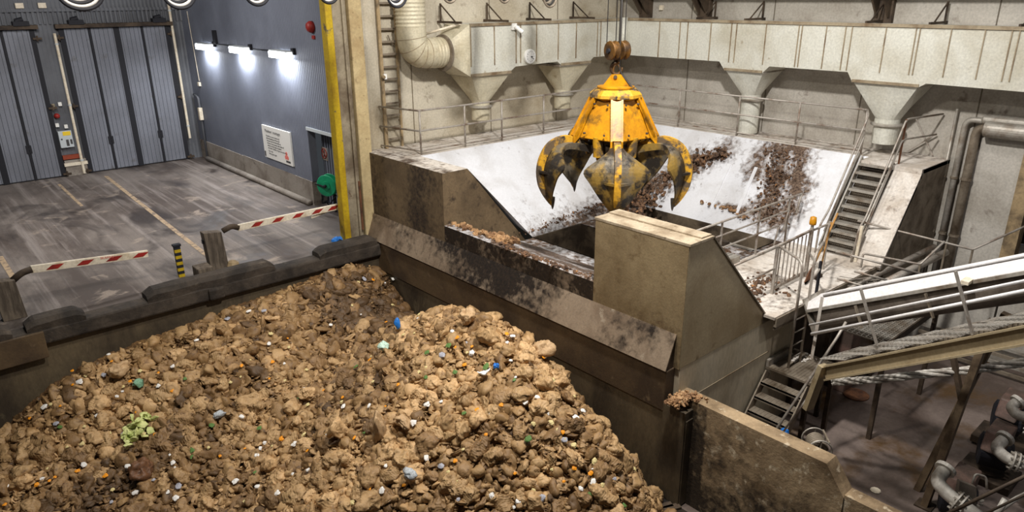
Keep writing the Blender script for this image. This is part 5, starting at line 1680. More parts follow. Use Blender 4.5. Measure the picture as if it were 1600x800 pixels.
# ================================================================== THE GRAB
GC = at_d(960, 190, 15.56)          # axis of the grab
GX, GY = GC.x, GC.y
zv = lambda v: at_d(960, v, 15.56).z
toc = math.atan2(-GY, -GX)          # direction from the grab to the camera
t = thing('orange_peel_grab', 'yellow multi jaw crane grab hanging above the hopper', 'grab', (GX, GY, zv(140)))
ORI = toc + math.radians(4)
zt, z1, z2 = zv(136), zv(150), zv(212)
MB().lathe([(0.30, zt + 0.02), (0.46, zt), (0.57, zt - 0.10), (0.58, zt - 0.16), (0.50, zt - 0.20)], (GX, GY, 0), (0, 0, 1), 10, ORI).build('top_plate', 'yellow_worn', t)
MB().lathe([(0.40, zt + 0.02), (0.40, zt + 0.05), (0.30, zt + 0.06)], (GX, GY, 0), (0, 0, 1), 24).build('top_ring', 'yellow', t)
MB().lathe([(0.52, z1), (0.90, z2), (0.86, z2 - 0.02), (0.5, z2 - 0.02)], (GX, GY, 0), (0, 0, 1), 5, ORI).build('housing', 'yellow', t, bevel=0.015)
for k in range(5):
    a = ORI + 2 * math.pi * k / 5
    d, s_ = Vector((math.cos(a), math.sin(a), 0)), Vector((-math.sin(a), math.cos(a), 0))
    c = Vector((GX, GY, 0))
    pr_ = [c + d * 0.50 + Vector((0, 0, z1 + 0.02)), c + d * 0.56 + Vector((0, 0, z1 + 0.02)), c + d * 0.97 + Vector((0, 0, z2 + 0.03)), c + d * 0.98 + Vector((0, 0, z2 - 0.16)), c + d * 0.90 + Vector((0, 0, z2 - 0.06)), c + d * 0.84 + Vector((0, 0, z2))]
    f_ = MB()
    for off in (-0.13, 0.09):
        f_.prism([p + s_ * off for p in pr_], s_ * 0.04)
    pq = [c + d * 0.53 + Vector((0, 0, z1 + 0.01)), c + d * 0.95 + Vector((0, 0, z2 + 0.04)), c + d * 0.90 + Vector((0, 0, z2 + 0.0)), c + d * 0.48 + Vector((0, 0, z1 - 0.02))]
    f_.prism([p - s_ * 0.13 for p in pq], s_ * 0.26)
    f_.build('corner_frame', 'yellow', t)
    for sgn in (-1, 1):
        for ff in (0.12, 0.85):
            q = c + d * (0.55 + 0.38 * ff) + s_ * sgn * 0.18 * (1 + ff * 0.5) + Vector((0, 0, z1 + (z2 - z1) * ff))
            q -= d * 0.10 * (1 + ff * 0.6) - d * 0.03
            MB().cyl(q, q + d * 0.05, 0.022, n=8).build('bolt', 'steel_dark', t)
# neck with hydraulic rams between housing and jaws
MB().lathe([(0.60, z2 + 0.05), (0.56, z2 - 0.12), (0.44, z2 - 0.26), (0.42, z2 - 0.42), (0.30, z2 - 0.50)], (GX, GY, 0), (0, 0, 1), 20).build('lower_hub', 'yellow_worn', t)
for k in range(5):
    a = ORI + 2 * math.pi * (k + 0.5) / 5
    d = Vector((math.cos(a), math.sin(a), 0))
    c = Vector((GX, GY, 0))
    MB().cyl(c + d * 0.62 + Vector((0, 0, z2 + 0.05)), c + d * 0.58 + Vector((0, 0, z2 - 0.38)), 0.12, n=14).cyl(c + d * 0.58 + Vector((0, 0, z2 - 0.36)), c + d * 0.56 + Vector((0, 0, z2 - 0.46)), 0.06, n=10).build('ram', 'yellow_worn', t)


def tine(a, tip_px=None):
    """one jaw: arm bending outwards and down, a pointed shell with flared wings and a raised outer rib."""
    d, s_ = Vector((math.cos(a), math.sin(a), 0)), Vector((-math.sin(a), math.cos(a), 0))
    c = Vector((GX, GY, z2 - 0.22))
    spine = [(0.42, -0.02), (0.80, 0.10), (1.15, 0.13), (1.41, 0.02), (1.56, -0.22), (1.62, -0.50), (1.58, -0.80), (1.50, -1.04), (1.38, -1.25)]
    wid = [0.13, 0.14, 0.17, 0.42, 0.68, 0.56, 0.38, 0.19, 0.02]
    inn = [0.0, 0.0, 0.03, 0.12, 0.20, 0.16, 0.10, 0.04, 0.0]       # wings curl towards the middle
    thk = [0.14, 0.15, 0.12, 0.07, 0.05, 0.045, 0.04, 0.035, 0.02]
    N_ = 28
    ts = np.linspace(0, len(spine) - 1, N_)

    def cr(arr, x):
        i = int(min(max(math.floor(x), 0), len(arr) - 2))
        f = x - i
        P_ = [np.array(arr[max(i - 1, 0)], float), np.array(arr[i], float), np.array(arr[i + 1], float), np.array(arr[min(i + 2, len(arr) - 1)], float)]
        return 0.5 * ((2 * P_[1]) + (-P_[0] + P_[2]) * f + (2 * P_[0] - 5 * P_[1] + 4 * P_[2] - P_[3]) * f * f + (-P_[0] + 3 * P_[1] - 3 * P_[2] + P_[3]) * f ** 3)
    pts = [cr(spine, x) for x in ts]
    rings, ribs = [], []
    for i, x in enumerate(ts):
        p = pts[i]
        q = pts[min(i + 1, N_ - 1)] - pts[max(i - 1, 0)]
        q = q / np.hypot(*q)
        nrm = np.array([-q[1], q[0]])          # outward normal in the (r, z) plane
        if nrm[0] < 0 and p[0] > 1.2 or (p[0] <= 1.2 and nrm[1] < 0):
            nrm = -nrm
        w, ii, th = max(0.015, float(cr(wid, x))), max(0.0, float(cr(inn, x))), max(0.02, float(cr(thk, x)))
        O_ = []
        I_ = []
        for f in (-1, -0.75, -0.45, -0.15, 0.15, 0.45, 0.75, 1):
            off = -(f * f) * ii
            o = np.array(p) + nrm * (off)
            n_ = np.array(p) + nrm * (off - th)
            O_.append(c + d * float(o[0]) + Vector((0, 0, float(o[1]))) + s_ * (f * w))
            I_.append(c + d * float(n_[0]) + Vector((0, 0, float(n_[1]))) + s_ * (f * w * 0.97))
        rings.append(O_ + I_[::-1])
        h = 0.11 * min(1, i / 6) * (1 - max(0, (i - 20) / 10)) + 0.02
        o = np.array(p) + nrm * h
        n_ = np.array(p) - nrm * 0.03
        rw_ = 0.075 if i < 20 else 0.075 * (1 - (i - 20) / 9)
        ribs.append([c + d * float(n_[0]) + Vector((0, 0, float(n_[1]))) - s_ * rw_, c + d * float(o[0]) + Vector((0, 0, float(o[1]))) - s_ * rw_ * 0.9,
                     c + d * float(o[0]) + Vector((0, 0, float(o[1]))) + s_ * rw_ * 0.9, c + d * float(n_[0]) + Vector((0, 0, float(n_[1]))) + s_ * rw_])
    jaw = MB().loft(rings).build('jaw', 'tine', t, smooth=False)
    MB().loft(ribs[1:]).build('outer_rib', 'yellow_worn', jaw)
    gs = MB()
    k = 17
    p = pts[k]
    for sgn in (-1, 1):
        b0 = c + d * float(p[0] + 0.02) + Vector((0, 0, float(p[1])))
        gs.prism([b0 + s_ * sgn * 0.06 + d * 0.09, b0 + s_ * sgn * 0.34 - d * 0.10, b0 + s_ * sgn * 0.34 - d * 0.13, b0 + s_ * sgn * 0.06 - d * 0.05], (0, 0, 0.05))
    gs.build('gusset', 'tine', jaw)
    e = pts[-1]
    b0 = c + d * float(e[0]) + Vector((0, 0, float(e[1])))
    MB().lathe([(0.055, 0.16), (0.045, 0.05), (0.028, -0.06), (0.008, -0.12)], b0, (0, 0, 1), 8).build('tip', 'tine_grey', jaw)
    pn = MB()
    pn.cyl(c + d * 0.48 - s_ * 0.2 + Vector((0, 0, 0.0)), c + d * 0.48 + s_ * 0.2 + Vector((0, 0, 0.0)), 0.09, n=16)
    pn.build('pivot_pin', 'steel_dark', jaw)
    return jaw


for k in range(5):
    tine(ORI + 2 * math.pi * k / 5)
# suspension: bail, shackle chain, hook, sheave block
c = Vector((GX, GY, 0))
sx = Vector((-math.sin(toc), math.cos(toc), 0))
bl = MB()
zb = zv(113)
for s_ in (-0.06, 0.06):
    o = Vector((math.cos(toc), math.sin(toc), 0)) * s_
    bl.prism([c + o + sx * -0.30 + Vector((0, 0, zt + 0.03)), c + o + sx * 0.30 + Vector((0, 0, zt + 0.03)), c + o + sx * 0.10 + Vector((0, 0, zb)), c + o - sx * 0.10 + Vector((0, 0, zb))], Vector((math.cos(toc), math.sin(toc), 0)) * 0.03)
bl.build('bail', 'yellow', t)
MB().cyl(c - sx * 0.02 + Vector((math.cos(toc) * -0.1, math.sin(toc) * -0.1, zb - 0.05)), c - sx * 0.02 + Vector((math.cos(toc) * 0.12, math.sin(toc) * 0.12, zb - 0.05)), 0.04, n=12).build('bail_pin', 'steel_dark', t)
sh_ = []
for i in range(25):
    a = 2 * math.pi * i / 24
    sh_.append(c + sx * 0.07 * math.cos(a) + Vector((0, 0, zb + 0.07 + 0.13 * math.sin(a))))
MB().tube(sh_, 0.025, 8).build('shackle', 'hook', t, smooth=True)

hk = thing('hook_block', 'brown twin sheave crane hook block above the grab', 'crane hook', (GX, GY, zv(75)))
zh = zv(76)
axs = (Vector((math.cos(toc), math.sin(toc), 0)) * 0.85 + sx * 0.5).normalized()
axs = (sx * -0.80 + Vector((math.cos(toc), math.sin(toc), 0)) * 0.60).normalized()
if project(c + axs + Vector((0, 0, zh)))[0] < project(c + Vector((0, 0, zh)))[0]:
    pass
for s0 in (-0.13, 0.13):
    MB().lathe([(0.04, -0.085), (0.19, -0.085), (0.2, -0.06), (0.15, -0.03), (0.15, 0.03), (0.2, 0.06), (0.19, 0.085), (0.04, 0.085)], c + axs * s0 + Vector((0, 0, zh)), axs, 28).build('sheave', 'hook', hk)
MB().cyl(c - axs * 0.26 + Vector((0, 0, zh)), c + axs * 0.26 + Vector((0, 0, zh)), 0.05, n=14).build('axle', 'black', hk)
MB().bar(c + Vector((0, 0, zh + 0.02)), c + Vector((0, 0, zv(92))), 0.10, 0.08).build('yoke', 'hook', hk)
hp_ = []
zz0 = zv(104)
for i in range(19):
    a = math.radians(100 - 290 * i / 18)
    hp_.append(c + sx * (-0.115 * math.cos(a) * 1.0) + Vector((0, 0, zz0 + 0.12 * math.sin(a))))
MB().tube([c + Vector((0, 0, zv(92)))] + hp_, [0.05] + [0.048 - 0.0016 * i for i in range(19)], 10).build('hook', 'hook', hk, smooth=True)
hs = thing('grab_hose', 'black supply hose looping from the hook down to the grab', 'hose', (GX, GY, zv(100)))
MB().tube(fillet([c + sx * 0.05 + Vector((0, 0, 9)), c + sx * 0.05 + Vector((0, 0, zv(108))), c + sx * 0.28 + Vector((math.cos(toc) * 0.1, math.sin(toc) * 0.1, zv(128))), c + sx * 0.42 + Vector((math.cos(toc) * 0.2, math.sin(toc) * 0.2, zv(140))), c + sx * 0.40 + Vector((math.cos(toc) * 0.35, math.sin(toc) * 0.35, zv(147)))], 0.25, 8), 0.022, 8).build('hose', 'cable', hs, smooth=True)
rl = 0
for u, lab in ((948, 'first thin wire rope from the left above the grab'), (962, 'second wire rope from the left above the grab'), (967, 'third wire rope from the left above the grab'), (976, 'rightmost wire rope above the grab')):
    b = at_d(u, 72, 15.56)
    tag(MB().cyl(b, (b.x, b.y, 9.5), 0.011, n=6).build('wire_rope', 'cable'), lab, 'rope', 'wire ropes carrying the grab')

# ================================================================== THE WASTE HEAP
CP = [(-2, 16.5, -2.66), (-1, 16.5, -2.5), (.34, 16.5, -2.0), (1.8, 16.5, -1.25), (3.5, 16.5, -.92), (4.9, 16.5, -.8), (6, 16.5, -.68), (7.5, 16.5, -.55), (8.7, 16.5, -.42), (9.3, 16.4, -.7),
      (9.6, 15.8, -1.2), (9.6, 15, -1.65), (9.6, 14.2, -1.6), (8.5, 13.6, -.95), (8.3, 12, -.15), (8.5, 10.3, .15), (8.4, 9.3, .05), (8.4, 8.4, -.35), (8.4, 7, -1.05), (8.5, 6.3, -1.9), (8.9, 5.8, -2.6),
      (9.65, 13, -1.35), (9.65, 11.5, -1.0), (9.65, 10.3, -1.0), (9.65, 9.4, -1.45), (9.65, 8.4, -2.0), (9.6, 7.4, -2.5), (9.3, 6.4, -2.66), (7.0, 13.6, -1.45), (7.8, 14.6, -1.05), (6.6, 11.4, -.75), (7.1, 9.6, -.45), (6.1, 8.2, -1.35),
      (5, 10.2, -1.6), (4.2, 12, -2.2), (3, 13, -2.4), (1.5, 13.4, -2.66), (4, 14.5, -1.45), (6, 14.7, -1.05), (2, 15, -2.05), (7.5, 15.5, -.8), (6.6, 7.2, -1.75), (7.4, 6.4, -1.8), (4.3, 9, -2.45), (5, 7.4, -2.5),
      (0, 15, -2.5), (-1.5, 14.5, -2.66), (6, 5.5, -2.66), (2.6, 11.5, -2.72), (7.2, 4.6, -2.7), (3, 8, -2.72), (0, 12.5, -2.72)]
CPa = np.array(CP)


def tps(P, z, lam=0.02):
    n = len(P)
    d = np.linalg.norm(P[:, None] - P[None], axis=2)
    Kk = np.where(d > 0, d * d * np.log(d + 1e-9), 0) + lam * np.eye(n)
    Q = np.hstack([np.ones((n, 1)), P])
    A_ = np.vstack([np.hstack([Kk, Q]), np.hstack([Q.T, np.zeros((3, 3))])])
    return np.linalg.solve(A_, np.concatenate([z, np.zeros(3)]))


TW = tps(CPa[:, :2], CPa[:, 2])


def heap_z(xy):
    xy = np.atleast_2d(xy)
    d = np.linalg.norm(xy[:, None] - CPa[None, :, :2], axis=2)
    return np.where(d > 0, d * d * np.log(d + 1e-9), 0) @ TW[:-3] + TW[-3] + xy @ TW[-2:]


K['muck'] = pmat('muck', S(128, 96, 58), S(96, 70, 44), 1.6, 0.42, 0.6, S(168, 132, 76), 14, 0.54, 0.68, rough=0.8, bump=1.0, bscale=22, var=0.4, vscale=26, tint='tint', speck=0.5)


def heap_tint(x, y):
    """how dry the waste lies: the mound in the back corner and the foot on the left are damp and dark, the right mound is dry."""
    t_ = 0.55 + 0.34 * noise.noise(Vector((x * 0.55, y * 0.55, 4.0))) + 0.22 * noise.noise(Vector((x * 1.7, y * 1.7, 2.0)))
    t_ -= 0.62 * math.exp(-(((x - 8.4) / 1.5) ** 2 + ((y - 14.8) / 1.7) ** 2))
    t_ -= 0.25 * math.exp(-(((x - 1.6) / 1.8) ** 2 + ((y - 13.6) / 1.0) ** 2))
    t_ += 0.25 * math.exp(-(((x - 7.8) / 1.3) ** 2 + ((y - 9.8) / 2.2) ** 2))
    return t_


K['bag'] = pmat('bag', S(182, 150, 108), S(150, 119, 80), 0.8, 0.42, 0.62, S(112, 84, 54), 1.8, 0.58, 0.70, rough=0.6, bump=0.1, bscale=5.0, var=0.12, vscale=5, tint='object', crease=1.7)
K['bag_mixed'] = pmat('bag_mixed', S(176, 144, 102), S(138, 108, 70), 1.1, 0.42, 0.62, S(104, 78, 50), 8, 0.55, 0.68, rough=0.6, bump=0.1, bscale=40, var=0.14, vscale=30, tint='tint', crease=10.0)
xs, ys = np.arange(-2.5, 9.71, 0.05), np.arange(4.0, 16.76, 0.05)
GXm, GYm = np.meshgrid(xs, ys)
GZ = heap_z(np.stack([GXm.ravel(), GYm.ravel()], 1)).reshape(GXm.shape)
vv, hh = [], GZ.copy()
for j in range(GXm.shape[0]):
    for i in range(GXm.shape[1]):
        p = Vector((GXm[j, i], GYm[j, i], 0))
        hh[j, i] += 0.07 * noise.noise(p * 2.3) + 0.05 * noise.noise(p * 5.1) + 0.04 * noise.noise(p * 11) + 0.035 * noise.noise(p * 23) - 0.04
        vv.append((p.x, p.y, max(hh[j, i], ZPIT - 0.05)))
nx = GXm.shape[1]
ff = [(j * nx + i, j * nx + i + 1, (j + 1) * nx + i + 1, (j + 1) * nx + i) for j in range(GXm.shape[0] - 1) for i in range(nx - 1)
      if max(vv[k][2] for k in (j * nx + i, j * nx + i + 1, (j + 1) * nx + i + 1, (j + 1) * nx + i)) > ZPIT - 0.02]
mb = MB()
mb.v, mb.f = vv, ff
heap_o = mb.build('compost', 'muck', smooth=True)
ta = heap_o.data.attributes.new('tint', 'FLOAT', 'POINT')
ta.data.foreach_set('value', [heap_tint(p[0], p[1]) for p in vv])
tag(heap_o, 'brown soft food waste filling the heap between the bags', 'food waste', None, 'stuff')


def unit_ico(sub):
    import bmesh
    bm_ = bmesh.new()
    bmesh.ops.create_icosphere(bm_, subdivisions=sub, radius=1.0)
    V = np.array([v.co[:] for v in bm_.verts])
    F = np.array([[v.index for v in f.verts] for f in bm_.faces])
    bm_.free()
    return V, F


def bag_shape(V, seed):
    """crumpled paper bag: crushed facets with sharp folds; most are gathered into a twisted neck, some are flattened sheets."""
    rnd = random.Random(seed)
    o = Vector((rnd.uniform(-50, 50), rnd.uniform(-50, 50), rnd.uniform(-50, 50)))
    nv = lambda: Vector((rnd.gauss(0, 1), rnd.gauss(0, 1), rnd.gauss(0, 1))).normalized()
    planes = [(nv(), rnd.uniform(0.78, 1.05)) for _ in range(16)]
    flat = rnd.random() < 0.35
    neck = nv()
    if flat:
        neck = Vector((neck.x, neck.y, 0.1)).normalized()
    side = neck.orthogonal().normalized()
    side2 = neck.cross(side)
    kind = rnd.random()
    sc_ = np.array([rnd.uniform(1.0, 1.5), rnd.uniform(0.8, 1.1), rnd.uniform(0.32, 0.45) if flat else rnd.uniform(0.65, 0.9)])
    npl = rnd.randint(9, 15)
    ph = [rnd.uniform(0, 6.28) for _ in range(3)]
    bend = rnd.uniform(-0.5, 0.5)
    out = []
    for v in V:
        n = Vector(v)
        w = Vector((noise.noise(n * 1.5 + o), noise.noise(n * 1.5 + o + Vector((9, 0, 0))), noise.noise(n * 1.5 + o + Vector((0, 9, 0)))))
        q = (n + w * 0.22).normalized()
        r1 = 1.2
        for pn, pd in planes:
            d = q.dot(pn)
            if d > 0.3:
                r1 = min(r1, pd / d)
        r = 0.25 + 0.75 * r1
        r *= 1 + 0.25 * noise.noise(n * 0.9 + o)
        c0 = n.dot(neck)
        ang = math.atan2(n.dot(side2), n.dot(side))
        # pleats running away from the gathered neck
        tw = ang + 0.9 * c0 + 0.6 * noise.noise(n * 1.2 + o)
        a1 = noise.noise(Vector((math.cos(tw) * 2.4, math.sin(tw) * 2.4, c0 * 0.5)) + o)
        a2 = noise.noise(Vector((math.cos(tw) * 4.6, math.sin(tw) * 4.6, c0 * 0.8)) + o * 2)
        amp = 0.25 + 0.75 * max(0.0, (c0 + 0.4) / 1.4)
        r -= amp * (0.13 * max(0, 1 - abs(a1) / 0.20) + 0.09 * max(0, 1 - abs(a2) / 0.16))
        # paper laps over itself along a bent line: one side stands proud of the other
        a3 = noise.noise(q * 1.1 + o * 3)
        r += 0.17 * (min(max((a3 + 0.035) / 0.07, 0.0), 1.0) - 0.5)
        a4 = noise.noise(q * 1.9 + o * 5)
        r -= 0.12 * max(0, 1 - abs(a4) / 0.06)
        r += 0.03 * noise.noise(q * 7 + o)
        if kind < 0.5 and c0 > 0.7:
            t_ = (c0 - 0.7) / 0.3
            r += 0.05 * math.sin(ang * npl + ph[0]) * t_ - 0.16 * math.sin(min(t_ * 1.2, 1) * math.pi) + (0.22 * (t_ - 0.75) / 0.25 if t_ > 0.75 else 0)
        p = np.array(v) * max(r, 0.25) * sc_
        if flat:
            p[2] += bend * (p[0] ** 2) * 0.5 + 0.16 * noise.noise(Vector((p[0] * 1.6, p[1] * 1.6, 0)) + o)
        out.append(p)
    return np.array(out)


V4, F4 = unit_ico(4)
V3, F3 = unit_ico(3)
NB4, NB3 = 16, 14
big = [bag_shape(V4, 100 + k) for k in range(NB4)]
small = [bag_shape(V3, 300 + k) for k in range(NB3)]
bag_meshes = []
for k in range(NB4):
    me = bpy.data.meshes.new('paper_bag')
    me.from_pydata([tuple(v) for v in big[k]], [], [tuple(f) for f in F4.tolist()])
    me.polygons.foreach_set('use_smooth', [True] * len(me.polygons))
    me.materials.append(K['bag'])
    bag_meshes.append(me)


def normal_at(x, y):
    e = 0.12
    z = heap_z(np.array([[x - e, y], [x + e, y], [x, y - e], [x, y + e]]))
    return Vector((-(z[1] - z[0]) / (2 * e), -(z[3] - z[2]) / (2 * e), 1)).normalized()


rng_ = random.Random(11)
cand = []
tries = 0
cell = {}
while len(cand) < 3000 and tries < 90000:
    tries += 1
    x, y = rng_.uniform(-1.6, 9.55), rng_.uniform(5.0, 16.55)
    z = float(heap_z(np.array([[x, y]]))[0])
    if z < ZPIT + 0.0:
        continue
    u, v, dpt = project((x, y, z))
    if not (-80 < u < 1680 and v < 880 and dpt > 3):
        continue
    r = 0.095 + 0.125 * rng_.random() ** 1.4
    if (z < ZPIT + 0.45 and rng_.random() < 0.75) or noise.noise(Vector((x * 0.9, y * 0.9, 9.0))) > 0.28 + 0.35 * rng_.random():
        continue
    if x > 9.6 - r * 0.9 or y > 16.62 - r:
        continue
    key = (int(x / 0.2), int(y / 0.2))
    bad = False
    for di in (-1, 0, 1):
        for dj in (-1, 0, 1):
            for (ax_, ay_, ar_) in cell.get((key[0] + di, key[1] + dj), ()):
                if (ax_ - x) ** 2 + (ay_ - y) ** 2 < (0.50 * (ar_ + r)) ** 2:
                    bad = True
    if bad:
        continue
    cell.setdefault(key, []).append((x, y, r))
    cand.append((x, y, z, r, dpt, u, v))
cand.sort(key=lambda q: -(q[3] / q[4]) * (1 if -20 < q[5] < 1620 and q[6] < 815 else 0.01))
indiv, rest = cand[:300], cand[300:]


def bag_matrix(x, y, z, r):
    n = normal_at(x, y)
    q = n.to_track_quat('Z', 'Y') @ Matrix.Rotation(rng_.uniform(0, 6.28), 3, 'Z').to_quaternion()
    tilt = Matrix.Rotation(rng_.gauss(0, 0.55), 3, (1, 0, 0)).to_quaternion() @ Matrix.Rotation(rng_.gauss(0, 0.55), 3, (0, 1, 0)).to_quaternion()
    p = Vector((x, y, z)) + n * (r * rng_.uniform(-0.1, 0.45))
    return p, q @ tilt


for (x, y, z, r, dpt, u, v) in indiv:
    o = bpy.data.objects.new('paper_bag', rng_.choice(bag_meshes))
    COL.objects.link(o)
    p, q = bag_matrix(x, y, z, r)
    o.location = p
    o.rotation_mode = 'QUATERNION'
    o.rotation_quaternion = q
    k = r * rng_.uniform(0.9, 1.1)
    o.scale = (k, k, k)
    tv_ = heap_tint(x, y) + rng_.gauss(0.04, 0.24)
    o.color = (tv_, tv_, tv_, 1)
    tag(o, 'crumpled brown paper food waste bag lying in the heap', 'paper bag', 'large crumpled paper bags in the heap')

AV, AF, AT = [], [], []
base_i = 0
for (x, y, z, r, dpt, u, v) in rest:
    k = rng_.randrange(NB3)
    p, q = bag_matrix(x, y, z, r)
    Rm_ = np.array(q.to_matrix())
    W = (small[k] * r) @ Rm_.T + np.array(p)
    AV.append(W)
    AF.append(F3 + base_i)
    AT.append(np.full(len(W), heap_tint(x, y) + rng_.gauss(0, 0.26), dtype=np.float32))
    base_i += len(W)
AV, AF, AT = np.concatenate(AV), np.concatenate(AF), np.concatenate(AT)
me = bpy.data.meshes.new('bag_heap')
me.vertices.add(len(AV))
me.vertices.foreach_set('co', AV.astype(np.float32).ravel())
me.loops.add(AF.size)
me.loops.foreach_set('vertex_index', AF.astype(np.int32).ravel())
me.polygons.add(len(AF))
me.polygons.foreach_set('loop_start', np.arange(0, AF.size, 3, dtype=np.int32))
me.polygons.foreach_set('use_smooth', np.ones(len(AF), dtype=bool))
me.update(calc_edges=True)
at = me.attributes.new('tint', 'FLOAT', 'POINT')
at.data.foreach_set('value', AT)
me.materials.append(K['bag_mixed'])
o = bpy.data.objects.new('bag_heap', me)
COL.objects.link(o)
tag(o, 'mass of smaller crumpled brown paper bags covering the heap', 'paper bags', None, 'stuff')
print('bags', len(indiv), len(rest))


# crumbs and torn shreds filling the gaps
VC, FC = unit_ico(2)
crumb = []
for k in range(10):
    o_ = Vector((k * 3.1, k * 1.7, 5.0))
    crumb.append(np.array([np.array(v) * (1 + 0.7 * noise.noise(Vector(v) * 1.4 + o_) + 0.3 * noise.noise(Vector(v) * 3.5 + o_)) * np.array([1.5, 1.0, 0.45]) for v in VC]))
NPR = np.random.default_rng(5)
cx_, cy_ = NPR.uniform(-1.6, 9.6, 26000), NPR.uniform(5.0, 16.55, 26000)
cz_ = np.concatenate([heap_z(np.stack([cx_[i:i + 2000], cy_[i:i + 2000]], 1)) for i in range(0, 26000, 2000)])
AV, AF, AT, base_i = [], [], [], 0
for x, y, z in zip(cx_, cy_, cz_):
    if z < ZPIT - 0.02 or len(AV) > 13000:
        continue
    u, v, dpt = project((x, y, z))
    if not (-40 < u < 1100 and v < 840):
        continue
    rr = 0.022 + 0.045 * rng_.random() ** 2
    Q = np.array(Matrix.Rotation(rng_.uniform(0, 6.28), 3, Vector((rng_.gauss(0, 0.5), rng_.gauss(0, 0.5), 1))))
    AV.append((crumb[rng_.randrange(10)] * rr) @ Q.T + np.array([x, y, z + rng_.uniform(0.0, 0.10)]))
    AF.append(FC + base_i)
    AT.append(np.full(len(VC), heap_tint(x, y) + rng_.gauss(0.02, 0.24), dtype=np.float32))
    base_i += len(VC)
AV, AF, AT = np.concatenate(AV), np.concatenate(AF), np.concatenate(AT)
me = bpy.data.meshes.new('waste_crumbs')
me.vertices.add(len(AV))
me.vertices.foreach_set('co', AV.astype(np.float32).ravel())
me.loops.add(AF.size)
me.loops.foreach_set('vertex_index', AF.astype(np.int32).ravel())
me.polygons.add(len(AF))
me.polygons.foreach_set('loop_start', np.arange(0, AF.size, 3, dtype=np.int32))
me.update(calc_edges=True)
at = me.attributes.new('tint', 'FLOAT', 'POINT')
at.data.foreach_set('value', AT)
me.materials.append(K['bag_mixed'])
o = bpy.data.objects.new('waste_crumbs', me)
COL.objects.link(o)
tag(o, 'small brown crumbs and torn shreds strewn between the bags of the heap', 'food waste', None, 'stuff')

# coloured scraps among the bags
def hit_heap(u, v):
    d = ray(u, v)
    lo_ = None
    for s_ in np.arange(5, 26, 0.05):
        p = CAM + d * s_
        if p[1] < 16.6 and p[0] < 9.68 and p[2] < float(heap_z(p[None, :2])[0]) + 0.10:
            return Vector(p)
    return None


def scrap_mesh(seed, flat, sub=2):
    V, F = unit_ico(sub)
    o_ = Vector((seed * 3.7, seed * 1.3, seed * 2.1))
    out = []
    for v in V:
        n = Vector(v)
        r = 1 + 0.5 * noise.noise(n * 1.6 + o_) + 0.25 * noise.noise(n * 4 + o_)
        out.append((v[0] * r * 1.2, v[1] * r, v[2] * r * flat))
    me_ = bpy.data.meshes.new('scrap')
    me_.from_pydata(out, [], [tuple(f) for f in F.tolist()])
    return me_


kinds = [('orange_peel', 'small piece of orange peel lying on the heap', 'orange peel', 'orange peel pieces on the heap', pmat('peel', S(236, 150, 24), None, rough=0.5, bump=0.1), 0.35, (0.022, 0.045), 60),
         ('paper_scrap', 'small crumpled white paper scrap lying on the heap', 'paper scrap', 'white paper scraps on the heap', pmat('scrap_white', S(232, 228, 222), None, rough=0.7, bump=0.1), 0.5, (0.02, 0.06), 70),
         ('egg_shell', 'small yellowish food scrap lying on the heap', 'food scrap', 'yellowish food scraps on the heap', pmat('scrap_yellow', S(222, 206, 150), S(190, 164, 96), 8, rough=0.6), 0.5, (0.02, 0.045), 60),
         ('leaf_scrap', 'small green leaf scrap lying on the heap', 'leaf scrap', 'green leaf scraps on the heap', pmat('scrap_green', S(96, 128, 62), S(60, 92, 44), 8, rough=0.6), 0.25, (0.03, 0.06), 22),
         ('plastic_scrap', 'small pale grey plastic scrap lying on the heap', 'plastic scrap', 'grey plastic scraps on the heap', pmat('scrap_grey', S(176, 176, 184), S(136, 132, 140), 8, rough=0.35), 0.3, (0.03, 0.06), 16)]
for nm, lab, cat, grp, mt, fl, (r0, r1), n in kinds:
    ms = [scrap_mesh(i + len(nm), fl) for i in range(4)]
    for q in ms:
        q.materials.append(mt)
    k = 0
    while k < n:
        u, v = rng_.uniform(5, 1000), rng_.uniform(425, 795)
        p = hit_heap(u, v)
        if p is None:
            continue
        n_ = normal_at(p.x, p.y)
        o = bpy.data.objects.new(nm, rng_.choice(ms))
        COL.objects.link(o)
        o.location = p + n_ * 0.10
        o.rotation_euler = (n_.to_track_quat('Z', 'Y') @ Matrix.Rotation(rng_.uniform(0, 6), 3, 'Z').to_quaternion()).to_euler()
        s_ = rng_.uniform(r0, r1)
        o.scale = (s_, s_, s_)
        tag(o, lab, cat, grp)
        k += 1

